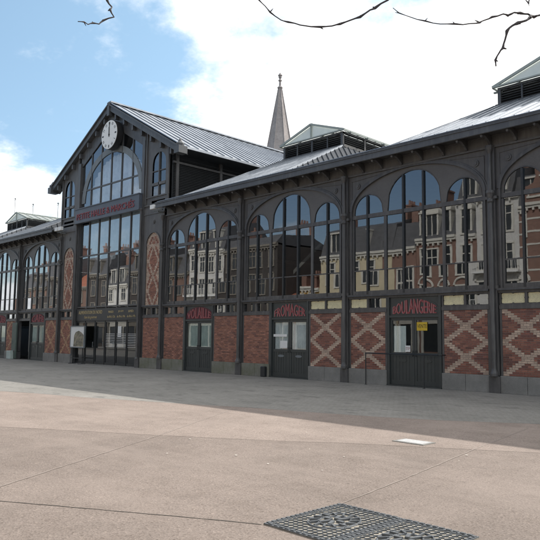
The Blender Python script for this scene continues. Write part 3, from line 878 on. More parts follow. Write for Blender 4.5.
# pale drapes inside the gable glass
f = MB()
for (za, zb, x0, x1, y0) in ((6.2, 8.6, E0 + .1, E1 - .1, .55), (8.9, 11.6, E0 + .3, E1 - .3, .45)):
    n = 110; pr = None
    for i in range(n + 1):
        x = x0 + (x1 - x0) * i / n; y = y0 + .06 * math.sin(i * 1.15 + .7 * math.sin(i * .31)) + .03 * math.sin(i * .37)
        top = zb if za < 8 else min(9.2 + 2.6 * math.sqrt(max(0, 1 - ((x - HX) / 3.05) ** 2)), rk2(x) - .1)
        bot = za + (.35 * math.sin(i * .23) if za < 8 else 0)
        if pr: f.face([(pr[0], pr[1], pr[2]), (x, y, bot), (x, y, top), (pr[0], pr[1], pr[3])])
        pr = (x, y, bot, top)
add('drape', f, 'curtain', hall, (HX, .5, 6.2), label='pale hanging drapes seen through the gable glass')

# ---- nave roof and clerestory
def seam_roof(mb, A, B, C, D, step, h=.045, w=.035):
    """quad A-B (eave) C-D (top, C above B); standing seams run eave to top"""
    A, B, C, D = map(Vector, (A, B, C, D)); mb.face([A, B, C, D])
    nrm = (B - A).cross(D - A).normalized()
    if nrm.z < 0: nrm = -nrm
    e = (B - A).length; n = int(e / step); eh = (B - A).normalized()
    up = (nrm.cross(eh)).normalized()
    if up.z < 0: up = -up
    # clip each seam against the quad (trapezoid with parallel eave and ridge)
    d1 = (D - A); d2 = (C - B); Hh = d1.dot(up); sl = d1.dot(eh) / Hh; sr = -d2.dot(eh) / Hh
    for i in range(0, n + 1):
        t = i * e / n; 
        hmax = Hh
        if sl > 1e-6: hmax = min(hmax, t / sl)
        if sr > 1e-6: hmax = min(hmax, (e - t) / sr)
        if hmax < .1: continue
        p = A + eh * t + nrm * h / 2; q = p + up * hmax
        mb.bar(p, q, w, h, nrm)
NY0, NY1 = -.28, 26
f = MB()
for s in (-1, 1):
    ex = HX + s * 6.75; ez = 14.62 - .563 * 6.75
    A = (ex, NY0, ez); B = (ex, NY1, ez); C = (HX, NY1, 14.62); D = (HX, NY0, 14.62)
    seam_roof(f, A, B, C, D, .55)
    f.bar((ex - s * .03, NY0, ez - .06), (ex - s * .03, NY1, ez - .06), .1, .12)
f.bar((HX, NY0, 14.66), (HX, NY1, 14.66), .3, .08)
add('nave_roof', f, 'zinc', hall, (HX, 0, 11))
f = MB()
for s in (-1, 1):
    xi = HX + s * 5.6; xo = HX + s * 6.7
    f.box(min(xi, xo), max(xi, xo), .1, NY1, 10.70, 10.74)
    f.box(min(xi, HX + s * 5.62), max(xi, HX + s * 5.62), .1, NY1, 8.0, 10.7)
add('nave_wall', f, 'iron_dark', hall, (HX, 0, 8))
f = MB()
for s in (-1, 1):
    x = HX + s * 5.66
    for k in range(26):
        z = 8.35 + k * .085; f.bar((x, .15, z), (x, NY1, z), .07, .014, (s * .55, 0, .8))
add('louvre', f, 'louvre', hall, (HX, 0, 8.3))
f = MB()
for s in (-1, 1):
    for k in range(10):
        y = .35 + k * 2.83; x = HX + s * 5.68; f.box(x - .06, x + .06, y - .08, y + .08, 8.0, 10.7)
    f.box(HX + s * 5.68 - .07, HX + s * 5.68 + .07, .1, NY1, 10.2, 10.3)
add('clerestory_frame', f, 'iron', hall, (HX, 0, 8))

# ---- wing roofs: hipped pavilions with louvred lanterns
YB = 20.6; LY0, LY1 = 4.5, 15.5; ZB = 10.56; HWL = 1.93; HE = 3.32
def hip_roof(cx, cut_l=None, cut_r=None):
    f = MB()
    A = (cx - HE, -.73, 8.09); B = (cx + HE, -.73, 8.09); C = (cx + HWL, LY0, ZB); D = (cx - HWL, LY0, ZB)
    seam_roof(f, A, B, C, D, .42)
    A2 = (cx + HE, YB + .7, 8.09); B2 = (cx - HE, YB + .7, 8.09); C2 = (cx - HWL, LY1, ZB); D2 = (cx + HWL, LY1, ZB)
    k_ = MB(); seam_roof(k_, A2, B2, C2, D2, .42)
    hips = []
    for p, q in ((A, D), (B, C), (A2, D2), (B2, C2)):
        h_ = MB(); h_.bar(p, q, .09, .07); hips.append(h_)
    o = add('hipped_roof', f, 'zinc', hall, (cx, 0, 8.1))
    add('roof_slope', k_, 'zinc', o, (cx, LY1, 8.1))
    for h_ in hips: add('hip_cap', h_, 'zinc', o, (cx, 5, 8.1))
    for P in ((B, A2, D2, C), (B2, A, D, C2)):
        f = MB(); seam_roof(f, *P, .42); add('roof_flank', f, 'zinc_shade', o, (cx, 0, 8.1), label='steep flank of the hipped roof, shade put into its dark colour')
    return o
for cx in (-45.06, -33.56, -11.5, 0, 11.5): hip_roof(cx)
f = MB()
for x0, x1 in ((-51.0, HX - 5.63), (HX + 5.63, 17.4)):
    f.box(x0, x1, -.6, YB + .7, 7.96, 8.03)
    f.box(x0, x1, -.77, -.60, 8.086, 8.105)
add('valley_roof', f, 'zinc', hall, (HX, 10, 7.96))

def lantern(cx):
    base = (cx, LY0, ZB)
    f = MB()   # frame
    x0, x1 = cx - HWL, cx + HWL; zt = ZB + .66
    for y in (LY0, LY1):
        for x in (x0 + .06, x1 - .06): f.box(x - .06, x + .06, y - .06, y + .06, ZB - .1, zt)
        f.box(x0 - .1, x1 + .1, y - .08, y + .08, ZB - .10, ZB + .02); f.box(x0, x1, y - .05, y + .05, zt - .09, zt - .001)
        f.box(cx - .05, cx + .05, y - .055, y + .055, ZB + .02, zt - .09)
        for k in (-1, 1): f.box(cx + k * .98 - .03, cx + k * .98 + .03, y - .05, y + .05, ZB + .02, zt - .09)
    for x in (x0, x1):
        f.box(x - .07, x + .07, LY0 + .09, LY1 - .09, ZB - .10, ZB + .02); f.box(x - .05, x + .05, LY0 + .06, LY1 - .06, zt - .09, zt - .002)
        n = 7
        for k in range(1, n):
            y = LY0 + (LY1 - LY0) * k / n; f.box(x - .055, x + .055, y - .05, y + .05, ZB + .02, zt - .09)
    o = add('lantern', f, 'iron', hall, base, label='louvred roof lantern with a glazed gabled top')
    f = MB()
    nl = 6
    for k in range(nl):
        z = ZB + .07 + k * .092
        for y in (LY0, LY1):
            s = -1 if y == LY0 else 1
            f.bar((x0 + .12, y, z), (x1 - .12, y, z), .09, .012, (0, s * .6, .8))
        for x, s in ((x0, -1), (x1, 1)): f.bar((x, LY0 + .1, z), (x, LY1 - .1, z), .09, .012, (s * .6, 0, .8))
    add('louvre', f, 'louvre', o, base)
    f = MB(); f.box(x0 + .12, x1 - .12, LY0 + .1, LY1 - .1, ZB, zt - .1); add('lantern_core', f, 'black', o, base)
    zr = zt + .70; ex = HWL + .12; ys, ye = LY0 - .16, LY1 + .16
    sl = (zr - zt) / ex
    g = MB()
    for s in (-1, 1): g.bar((cx + s * .02, 0, 0), (cx + s * .02, 0, .001), .001, .001) if False else None
    for s in (-1, 1):
        a = [(cx, ys + .05, zr), (cx + s * ex, ys + .05, zt + .02), (cx + s * ex, ye - .05, zt + .02), (cx, ye - .05, zr)]
        g.face(a if s < 0 else a[::-1])
    for y in (LY0 - .08, LY1 + .08): g.face([(cx - ex + .1, y, zt + .03), (cx + ex - .1, y, zt + .03), (cx, y, zr - .02)])
    add('lantern_glass', g, 'milky', o, base)
    r = MB()
    for y in (ys, ye):
        for s in (-1, 1): r.bar((cx, y, zr + .03), (cx + s * (ex + .04), y, zt + .03), .07, .10)
        r.box(cx - .03, cx + .03, y - .0, y + .07, zt + .05, zr - .03)
        r.box(cx - ex - .04, cx + ex + .04, y - .04, y + .05, zt + .0, zt + .055)
    r.bar((cx, ys, zr + .05), (cx, ye, zr + .05), .14, .07)
    n = 16
    for k in range(1, n):
        y = ys + (ye - ys) * k / n
        for s in (-1, 1): r.bar((cx, y, zr + .02), (cx + s * ex, y, zt + .04), .045, .05)
    for s in (-1, 1):
        r.bar((cx + s * (ex + .02), ys, zt + .03), (cx + s * (ex + .02), ye, zt + .03), .06, .09)
        for k in range(9): 
            y = ys + .4 + (ye - ys - .8) * k / 8; r.box(cx + s * (ex - .1), cx + s * (ex + .17), y - .05, y + .05, zt - .07, zt - .015)
    add('lantern_frame', r, 'green_white', o, base)
    return o
for cx in (-45.06, -33.56, -11.5, 0, 11.5): lantern(cx)

# ---- inside: floor, back wall, end walls, iron posts, trusses
f = MB(); f.box(-51, 17.4, .14, YB, -.008, .012); add('interior_floor', f, 'inside_floor', hall, (HX, 10, 0))
f = MB(); f.box(-51, HX - 5.64, YB, YB + .2, 0, 7.95); f.box(HX + 5.64, 17.4, YB, YB + .2, 0, 7.95)
f.box(HX - 5.64, HX + 5.64, 26.0, 26.2, 0, 11.3); f.box(-51.2, -51.0, 0, YB, 0, 7.95); f.box(17.4, 17.6, 0, YB, 0, 7.95)
f.box(HX - 5.64, HX - 5.5, YB, 26, 0, 8.0); f.box(HX + 5.5, HX + 5.64, YB, 26, 0, 8.0)
f.prism_y([(HX - 6.3, 10.7), (HX + 6.3, 10.7), (HX, 14.3)], 26.0, 26.15)
add('rear_wall', f, 'inside', hall, (HX, YB, 0))
f = MB()
for x in [-45.1, -39.35, -33.6, -27.85, -17.25, -11.5, -5.75, 0, 5.75, 11.5]:
    for y in (6.8, 13.6): f.lathe(x, y, [(.14, .012), (.1, .3), (.09, 6.5), (.2, 6.9), (.2, 7.0)], 10)
for y in (6.8, 13.6): f.box(-51, HX - 5.7, y - .1, y + .1, 7.0, 7.5); f.box(HX + 5.7, 17.4, y - .1, y + .1, 7.0, 7.5)
add('interior_frame', f, 'iron', hall, (HX, 7, 0))
f = MB()
for i, (x, w_, y, h) in enumerate([(-47, 3, 4, 1.3), (-41, 3.2, 4, 2.2), (-36, 2.4, 5, 1.2), (-14.6, 3, 5, 2.3), (-8.5, 3.4, 4.5, 1.4), (-3.0, 3, 4.5, 2.3), (3, 3, 5, 1.4), (8.5, 3, 4.6, 2.2)]):
    f = MB(); f.box(x - w_ / 2, x + w_ / 2, y, y + 1.2, .012, h); f.box(x - w_ / 2 - .1, x + w_ / 2 + .1, y - .1, y + 1.3, h, h + .06)
    add('interior_counter', f, 'inside', hall, (x, y, 0))

# ---- things fixed to the hall
def clock():
    cx, cz = -22.03, 12.61; r = .80; yf = -.52
    c = empty('clock', (cx, -.3, cz - r), 'large round white clock at twelve under the gable peak', 'clock')
    def disc(m, ra, y0, y1, n=48, mi=0):
        ring = [(cx + ra * math.cos(2 * pi * k / n), cz + ra * math.sin(2 * pi * k / n)) for k in range(n)]
        m.prism_y(ring, y0, y1, mi)
    m = MB(); disc(m, r + .02, yf + .02, -.16); add('clock_case', m, 'black', c, (cx, -.3, cz))
    m = MB(); disc(m, r, yf, yf + .03); add('clock_face', m, 'white', c, (cx, yf, cz))
    m = MB()
    for k in range(12):
        t = pi / 2 - 2 * pi * k / 12; a, b = (.58, .73)
        wid = .085 if k % 3 == 0 else .05
        for off in ((-.045, .045) if k in (2, 8, 10, 11, 1, 7, 5) else (0,)) if k else (-.05, 0, .05):
            dx, dz = -math.sin(t) * off, math.cos(t) * off
            m.bar((cx + a * math.cos(t) + dx, yf - .004, cz + a * math.sin(t) + dz), (cx + b * math.cos(t) + dx, yf - .004, cz + b * math.sin(t) + dz), wid if k in (3, 6, 9) else .03, .006, (0, 1, 0))
    add('clock_numerals', m, 'black', c, (cx, yf, cz))
    m = MB(); m.bar((cx, yf - .02, cz - .12), (cx + .01, yf - .02, cz + .66), .045, .01, (0, 1, 0)); add('hand', m, 'black', c, (cx, yf, cz))
    m = MB(); m.bar((cx, yf - .012, cz - .1), (cx - .02, yf - .012, cz + .44), .075, .01, (0, 1, 0)); disc(m, .06, yf - .025, yf - .001, 12); add('hand', m, 'black', c, (cx, yf, cz))
clock()
sg = empty('name_sign', (HX, -.2, 8.12), 'long slate blue sign board with red lettering across the gable above the entrance', 'sign')
m = MB(); m.box(E0 - .1, E1 + .12, -.32, -.135, 8.12, 8.9); m.box(E0 - .12, E1 + .14, -.36, -.135, 8.9, 8.95); m.box(E0 - .12, E1 + .14, -.34, -.135, 8.08, 8.119)
add('sign_board', m, 'sign_blue', sg, (HX, -.2, 8.12))
M['red_bright'] = varied('faded_red_lettering', (.25, .06, .07), .25, 5, .6)
t = text_mb('PETITE HALLE & MARCHÉS', E0 + .15, E1 - .3, 8.27, 8.72, -.322, .03); add('lettering', t, 'red_bright', sg, (HX, -.32, 8.2))

def floodlight(x, label):
    o = empty('floodlight', (x, -.05, 7.75), label, 'floodlight', 'floodlights on the eaves')
    m = MB()
    for k in (-1, 1):
        xc = x + k * .23
        m.box(xc - .17, xc + .17, -.60, -.42, 7.84, 8.06)
    add('lamp_housing', m, 'white', o, (x, -.4, 7.9), bevel=.02)
    m = MB(); m.box(x - .4, x + .4, -.42, -.36, 7.76, 7.80); m.box(x - .03, x + .03, -.4, -.05, 7.70, 7.76); add('bracket', m, 'iron_light', o, (x, -.3, 7.8))
floodlight(-17.35, 'pair of pale box floodlights on the eaves right of the entrance')
floodlight(2 * HX + 17.9 - .3, 'pair of pale box floodlights on the eaves left of the entrance')

po = empty('poster_board', (-24.9, -.35, 0), 'tall pale poster with a dark green picture standing before the entrance doors', 'poster')
m = MB(); m.box(-25.62, -24.12, -.40, -.34, .95, 2.08); add('poster_panel', m, 'paper', po, (-24.9, -.35, .95))
m = MB(); m.box(-25.67, -25.63, -.42, -.33, .9, 2.13); m.box(-24.11, -24.07, -.42, -.33, .9, 2.13); m.box(-25.63, -24.11, -.42, -.33, .9, .945); m.box(-25.63, -24.11, -.42, -.33, 2.085, 2.13)
add('poster_frame', m, 'iron_light', po, (-24.9, -.35, .95))
def poster_mat():
    m, nt, out = new_mat('poster_picture'); v = objco(nt)
    a = noise(nt, v, 5, 4, .7); b = noise(nt, objco(nt, (1.5, 1, 1.2)), 9, 3)
    c = ramp(nt, a, [(.35, (.05, .055, .04)), (.5, (.18, .16, .12)), (.62, (.33, .30, .18)), (.75, (.5, .45, .4))])
    bsdf(nt, out, mixc(nt, .35, c, ramp(nt, b, [(.4, (.07, .1, .03)), (.6, (.35, .27, .25))])), .5)
    return m
M['poster'] = poster_mat()
m = MB(); m.prism_y([(-25.28, .97), (-24.16, .97), (-24.16, 1.62), (-24.35, 1.74), (-24.7, 1.86), (-25.05, 1.78), (-25.22, 1.6)], -.404, -.401); add('poster_picture', m, 'poster', po, (-24.9, -.35, .95))
m = MB()
for x in (-25.4, -24.3): m.box(x - .02, x + .02, -.37, -.33, 0, .9)
m.box(-25.62, -24.1, -.36, -.30, .3, .34)
for x in (-25.4, -24.3): m.box(x - .03, x + .03, -.6, -.15, 0, .03)
add('poster_stand', m, 'iron_dark', po, (-24.9, -.35, 0))
dcx = -2.875
def notice(name, x0, x1, z0, z1, mat, label, word=None, wm='black', y=.0):
    m = MB(); m.box(x0, x1, y, y + .006, z0, z1)
    o = add(name, m, mat, None, ((x0 + x1) / 2, y, z0)); tag(o, label, 'notice')
    if word:
        for i, wd in enumerate(word):
            hh = (z1 - z0) / (len(word) + .6); zt = z1 - hh * (i + .4)
            t = text_mb(wd, x0 + .02, x1 - .02, zt - hh * .7, zt, y, .002); add('lettering', t, wm, o, ((x0 + x1) / 2, y, z0))
    return o
notice('notice', dcx + .1, dcx + .5, 1.86, 2.14, 'yellow', 'yellow notice in the right leaf of the bakery door', ['VENTE'], 'black')
notice('notice', dcx - .36, dcx - .16, 1.15, 1.36, 'paper', 'small white and red notice low on the left leaf of the bakery door', ['STOP'], 'red_bright')
m = MB(); n_ = notice('notice', -8.625 - .52, -8.625 - .12, 1.17, 1.46, 'paper', 'plain white sheet low on the left pane of the cheese shop door')
n_ = notice('notice', -8.625 - .9, -8.625 - .15, 1.62, 1.72, 'paper', 'narrow white handwritten strip on the left pane of the cheese shop door')
n_ = notice('notice', HX + 1.25, HX + 1.6, 1.5, 2.1, 'paper', 'white sheet taped inside the glass entrance doors', y=.0)
hr = empty('handrail', (-3.3, -.38, 0), 'thin dark tubular handrail in front of the bakery door', 'handrail')
m = MB(); m.tube([(-4.62, -.38, 1.08), (-1.75, -.38, 1.08)], .02, 8); m.tube([(-1.75, -.38, 1.08), (-1.68, -.3, 1.08), (-1.66, -.1, 1.08)], .02, 8); add('rail', m, 'iron_dark', hr, (-3.3, -.38, 1.08))
for x in (-4.6, -2.28): m = MB(); m.tube([(x, -.38, 0), (x, -.38, 1.07)], .02, 8); m.lathe(x, -.38, [(.05, 0), (.05, .012), (.02, .02)], 10); add('post', m, 'iron_dark', hr, (x, -.38, 0))
# stone block beside the second door
m = MB(); m.box(-10.02, -9.78, -.26, -.1, 0, .42); b_ = add('kerb_stone', m, 'iron_dark', None, (-9.9, -.18, 0), bevel=.03); tag(b_, 'low dark guard stone at the foot of the cheese shop door', 'guard stone')
m = MB(); m.box(-34.25, -33.65, -.45, -.12, 0, .55); b_ = add('plastic_crate', m, 'blind', None, (-33.95, -.28, 0), bevel=.03); tag(b_, 'pale grey tub on the ground by the open service door', 'tub')

# cast iron gratings in the paving
def grate(x0, label):
    x1 = x0 + .70; y0, y1 = -14.96, -13.97
    o = empty('tree_grate', ((x0 + x1) / 2, (y0 + y1) / 2, 0), label, 'grate', 'cast iron gratings in the paving')
    m = MB(); m.box(x0 + .002, x1 - .002, y0, y1, -.001, .006); add('grate_pit', m, 'cast_dark', o, ((x0 + x1) / 2, (y0 + y1) / 2, 0))
    m = MB(); z1 = .014
    for a, b, c, d in ((x0 + .004, x0 + .05, y0, y1), (x1 - .05, x1 - .004, y0, y1), (x0 + .05, x1 - .05, y0, y0 + .045), (x0 + .05, x1 - .05, y1 - .045, y1)): m.box(a, b, c, d, .006, z1)
    cx, cy = (x0 + x1) / 2, (y0 + y1) / 2
    # studs along the border
    n = 17
    for k in range(n):
        y = y0 + .04 + (y1 - y0 - .08) * k / (n - 1)
        for x in (x0 + .027, x1 - .027): m.box(x - .014, x + .014, y - .017, y + .017, z1, z1 + .007)
    for k in range(10):
        x = x0 + .07 + (x1 - x0 - .14) * k / 9
        for y in (y0 + .022, y1 - .022): m.box(x - .02, x + .02, y - .012, y + .012, z1, z1 + .007)
    add('grate_rim', m, 'cast', o, (cx, cy, 0))
    m = MB(); rows = 16
    for r in range(rows):
        y = y0 + .075 + (y1 - y0 - .15) * r / (rows - 1)
        for c in range(11):
            x = x0 + .085 + (x1 - x0 - .17) * c / 10
            e = math.hypot((x - cx) / .22, (y - cy) / .27)
            if e < 1.0: continue
            s = .013 + .006 * ((r + c) % 2)
            m.bar((x - .017, y - s, .010), (x + .017, y + s, .010), .014, .012)
    add('grate_slats', m, 'cast', o, (cx, cy, 0))
    m = MB()
    for a in (1.0, .62):
        pts = [(cx + .2 * a * math.cos(2 * pi * k / 28), cy + .25 * a * math.sin(2 * pi * k / 28), .010) for k in range(29)]
        m.tube(pts, .010, 6)
    for k in range(14):
        t = 2 * pi * k / 14; m.bar((cx + .12 * math.cos(t), cy + .15 * math.sin(t), .016), (cx + .2 * math.cos(t + .15), cy + .24 * math.sin(t + .15), .016), .016, .018)
    for k in range(6):
        t = 2 * pi * k / 6; m.bar((cx + .03 * math.cos(t), cy + .04 * math.sin(t), .016), (cx + .10 * math.cos(t), cy + .15 * math.sin(t), .016), .03, .016)
    add('grate_rosette', m, 'cast', o, (cx, cy, 0))
grate(5.45, 'left cast iron grate with a leafy oval centre set in the pink paving')
grate(6.16, 'right cast iron grate beside the other one in the pink paving')
m = MB(); m.prism_y([(0, 0)] * 0 or [(3.55, .004), (4.0, .004), (4.0, .016), (3.55, .016)], -10.32, -10.05)
hc = add('utility_cover', m, 'hatch', None, (3.78, -10.18, 0)); tag(hc, 'bright pale utility cover in the paving near the shadow edge', 'utility cover')
m = MB(); m.box(3.50, 4.05, -10.36, -10.02, .002, .012); add('cover_frame', m, 'stone', hc, (3.78, -10.18, 0))
# (litter)
litter = [(2.05, -10.7, 'white scrap'), (3.2, -11.9, 'dark leaf'), (3.9, -12.0, 'x'), (5.05, -11.1, 'x'), (1.4, -12.6, 'x'), (3.6, -13.1, 'x'), (2.9, -13.0, 'x'), (4.3, -12.9, 'x'), (2.2, -13.6, 'x'), (.2, -8.9, 'x')]
g = MB()
for x, y, t in litter + [(random.uniform(-6, 6), random.uniform(-15, -8), 'x') for _ in range(5)]:
    r = random.uniform(.009, .018)
    g.face([(x + r * random.uniform(.6, 1.3) * math.cos(2 * pi * k / 6), y + r * random.uniform(.6, 1.3) * math.sin(2 * pi * k / 6), .012) for k in range(6)])
structure('litter_specks', g, 'trim', 'stuff')

# ------------------------------------------------------------------ church spire
sp = empty('church_spire', (-79, 70, 0), 'slender grey stone church spire with a cross finial rising behind the roofs', 'spire')
m = MB(); m.lathe(-79, 70, [(5.05, 24.0), (.36, 50.5)], 8, phase=pi / 8); add('spire', m, 'spire', sp, (-79, 70, 24))
m = MB()
for k in range(8):
    t = 2 * pi * k / 8 + pi / 8
    m.tube([(-79 + 5.1 * math.cos(t), 70 + 5.1 * math.sin(t), 24), (-79 + .38 * math.cos(t), 70 + .38 * math.sin(t), 50.5)], [.16, .08], 6)
add('arris_rib', m, 'spire', sp, (-79, 70, 24))
m = MB(); m.lathe(-79, 70, [(.38, 50.45), (.55, 50.6), (.5, 50.8), (.22, 51.0), (.2, 51.9), (.4, 52.1), (.28, 52.3), (.2, 52.4), (.2, 52.7)], 8)
m.lathe(-79, 70, [(.16, 52.5), (.33, 52.75), (.30, 52.95), (.46, 53.15), (.30, 53.4), (.08, 53.7)], 8); add('finial', m, 'spire', sp, (-79, 70, 50))
m = MB(); m.box(-84.4, -73.6, 64.6, 75.4, 0, 24); m.box(-84.8, -73.2, 64.2, 75.8, 23.6, 24.4)
for sx in (-1, 1):
    for sy in (-1, 1): m.lathe(-79 + sx * 5, 70 + sy * 5, [(.7, 24.4), (.7, 26), (.05, 29.5)], 8)
add('tower', m, 'spire', sp, (-79, 70, 0))

# rooftop aerials on far houses behind the hall
for i, (x, z, lb) in enumerate(((-63.5, 17.0, 'thin roof aerial with a small head left of the gable'), (-58.8, 15.7, 'faint thin aerial between the left lantern and the gable'), (-53.0, 15.0, 'faint thin aerial nearest the gable on its left'))):
    o = empty('roof_aerial', (x, 24, 0), lb, 'aerial', 'thin aerials beyond the roof')
    k = (24 + 18.9) / (12 + 18.9); X = 9.5 + (x - 9.5) * k; Z = 1.53 + (z - 1.53) * k; o.location = (X, 24, 0)
    m = MB(); m.tube([(X, 24, 0), (X, 24, Z)], [.06, .03], 6); add('mast', m, 'iron_light', o, (X, 24, 0))
    m = MB(); m.tube([(X - .35, 24, Z - .25), (X + .35, 24, Z - .2)], .02, 6); m.lathe(X, 24, [(.05, Z - .1), (.15, Z), (.05, Z + .12)], 6); add('aerial_head', m, 'iron_light', o, (X, 24, Z))

# ------------------------------------------------------------------ terrace across the square (seen in the glass)
def trim_of(wall): return 'trim_dull' if wall in ('h_dark', 'h_brown') else 'trim'
def townhouse(x0, x1, h, wall, roofm, nb, floors, label, roof_h=3.6, balcony=False, dormer='white', rooftype='mansard', white_bands=False, y=-31.0, arch=False, gable=False):
    cx = (x0 + x1) / 2
    o = empty('townhouse', (cx, y, 0), label, 'house', 'terraced houses across the square')
    m = MB(); m.box(x0 + .01, x1 - .01, y - 9, y, 0, h)
    add('wall', m, wall, o, (cx, y, 0))
    m = MB(); m.box(x0, x1, y - .1, y + .28, h, h + .22); m.box(x0, x1, y - .1, y + .18, h - .2, h - .001); m.box(x0, x1, y, y + .1, 3.55, 3.78)
    nbk = int((x1 - x0) / .5)
    for k in range(nbk): m.box(x0 + .15 + k * .5, x0 + .28 + k * .5, y, y + .2, h - .4, h - .2)
    if white_bands:
        for z in range(1, int(h - 4)): m.box(x0, x1, y, y + .03, 3.9 + z, 4.04 + z)
    add('cornice', m, trim_of(wall), o, (cx, y, h))
    m = MB()
    if rooftype == 'mansard':
        yf = y + .1; ys = y - .9; yb = y - 9
        zt = h + .22 + roof_h * .72; zr = h + .22 + roof_h
        m.face([(x0, yf, h + .22), (x1, yf, h + .22), (x1, ys, zt), (x0, ys, zt)][::-1]); m.face([(x0, ys, zt), (x1, ys, zt), (x1, (ys + yb) / 2, zr), (x0, (ys + yb) / 2, zr)][::-1])
        m.face([(x0, (ys + yb) / 2, zr), (x1, (ys + yb) / 2, zr), (x1, yb, h), (x0, yb, h)][::-1])
        for x, q in ((x0, 1), (x1, -1)):
            P = [(x, yf, h + .2), (x, ys, zt), (x, (ys + yb) / 2, zr), (x, yb, h)]; m.face(P if q > 0 else P[::-1])
    else:
        yf = y + .25; ym = y - 4.5; yb = y - 9; zr = h + .22 + roof_h
        m.face([(x0, yf, h + .2), (x1, yf, h + .2), (x1, ym, zr), (x0, ym, zr)][::-1]); m.face([(x0, ym, zr), (x1, ym, zr), (x1, yb, h), (x0, yb, h)][::-1])
        for x, q in ((x0, 1), (x1, -1)):
            P = [(x, yf, h + .2), (x, ym, zr), (x, yb, h)]; m.face(P if q > 0 else P[::-1])
    rf = add('roof', m, roofm, o, (cx, y, h))
    for xx in ((x0 + .6), (x1 - .6)):
        m = MB(); zc = h + roof_h + 1.3; m.box(xx - .35, xx + .35, y - 4.9, y - 3.6, h + roof_h * .6, zc); m.box(xx - .42, xx + .42, y - 4.97, y - 3.53, zc, zc + .15)
        for k in range(3): m.lathe(xx, y - 4.6 + k * .4, [(.12, zc + .15), (.1, zc + .6)], 8)
        add('chimney', m, 'h_red', rf, (xx, y - 4.2, h))
    fh = (h - 3.9) / floors; bw = (x1 - x0) / nb
    for fl in range(floors):
        for b in range(nb):
            xc = x0 + bw * (b + .5); z0 = 4.25 + fl * fh; hh = fh * .66; ww = min(.55, bw * .28)
            m = MB()
            m.box(xc - ww - .12, xc + ww + .12, y, y + .08, z0 - .16, z0 - .02); m.box(xc - ww - .1, xc + ww + .1, y, y + .1, z0 + hh, z0 + hh + .12)
            for s in (-1, 1): m.box(xc + s * ww, xc + s * (ww + .12), y, y + .06, z0 - .02, z0 + hh); m.box(xc + s * (ww - .07), xc + s * ww, y, y + .05, z0 - .02, z0 + hh)
            m.box(xc - .04, xc + .04, y, y + .05, z0 - .02, z0 + hh); m.box(xc - ww + .07, xc + ww - .07, y, y + .045, z0 + hh * .66, z0 + hh * .7)
            if arch and fl == 0:
                m.tube([(xc + (ww + .2) * math.cos(pi * k / 10), y + .05, z0 + hh + .1 + (ww + .1) * math.sin(pi * k / 10)) for k in range(11)], .11, 6)
            w_ = add('window', m, trim_of(wall), o, (xc, y, z0))
            g = MB(); g.face([(xc - ww, y + .02, z0), (xc - ww, y + .02, z0 + hh), (xc + ww, y + .02, z0 + hh), (xc + ww, y + .02, z0)]); add('pane', g, 'town_glass', w_)
            if balcony and fl < 2:
                m = MB(); m.box(xc - ww - .3, xc + ww + .3, y + .0, y + .6, z0 - .35, z0 - .2)
                for k in range(9):
                    xx = xc - ww - .27 + (2 * ww + .54) * k / 8; m.box(xx - .012, xx + .012, y + .55, y + .575, z0 - .2, z0 + .6)
                m.box(xc - ww - .3, xc + ww + .3, y + .54, y + .58, z0 + .6, z0 + .64); add('balcony', m, 'white' if wall == 'h_white' else 'iron_dark', o, (xc, y, z0))
    # dormers
    if rooftype == 'mansard' and dormer:
        for b in range(max(1, nb - (nb > 2))):
            xc = x0 + (x1 - x0) * (b + .5) / max(1, nb - (nb > 2)); z0 = h + .5; hh = roof_h * .5; ww = .5
            m = MB(); m.box(xc - ww - .15, xc - ww, y - 1.0, y + .05, z0, z0 + hh); m.box(xc + ww, xc + ww + .15, y - 1.0, y + .05, z0, z0 + hh); m.box(xc - ww - .2, xc + ww + .2, y - 1.0, y + .12, z0 + hh, z0 + hh + .15)
            m.box(xc - ww, xc + ww, y - .95, y - .05, z0 - .1, z0); m.box(xc - .04, xc + .04, y - .06, y, z0, z0 + hh)
            if dormer == 'arch': m.prism_y([(xc + (ww + .15) * math.cos(pi * k / 10), z0 + hh + .15 + (ww + .05) * math.sin(pi * k / 10)) for k in range(11)], y - .02, y - .9)
            w_ = add('dormer', m, trim_of(wall), rf, (xc, y, z0))
            g = MB(); g.face([(xc - ww, y - .05, z0), (xc - ww, y - .05, z0 + hh), (xc + ww, y - .05, z0 + hh), (xc + ww, y - .05, z0)]); 
            gl = add('dormer_pane', g, 'town_glass', rf, (xc, y, z0))
    # shopfront
    m = MB(); m.box(x0 + .2, x1 - .2, y, y + .12, 3.0, 3.5)
    for k in range(nb + 1):
        xx = x0 + .2 + (x1 - x0 - .4) * k / nb; m.box(xx - .1, xx + .1, y, y + .1, .12, 3.0)
    sf = add('shopfront', m, trim_of(wall), o, (cx, y, 0))
    g = MB(); g.face([(x0 + .3, y + .03, .6), (x0 + .3, y + .03, 2.95), (x1 - .3, y + .03, 2.95), (x1 - .3, y + .03, .6)]); add('shop_pane', g, 'town_glass', sf)
    if gable:
        m = MB(); m.prism_y([(cx - 2.2, h + .22), (cx - 2.0, h + 1.6), (cx - 1.2, h + 1.9), (cx - .8, h + 3.1), (cx, h + 3.9), (cx + .8, h + 3.1), (cx + 1.2, h + 1.9), (cx + 2.0, h + 1.6), (cx + 2.2, h + .22)][::-1], y + .15, y - .6)
        m2 = add('stepped_gable', m, wall, rf, (cx, y, h))
        m = MB(); m.box(cx - .6, cx - .5, y + .15, y + .22, h + .7, h + 2.3); m.box(cx + .5, cx + .6, y + .15, y + .22, h + .7, h + 2.3); m.box(cx - .7, cx + .7, y + .15, y + .25, h + 2.3, h + 2.45); m.box(cx - .7, cx + .7, y + .15, y + .25, h + .55, h + .7); add('gable_window', m, trim_of(wall), m2)
    return o
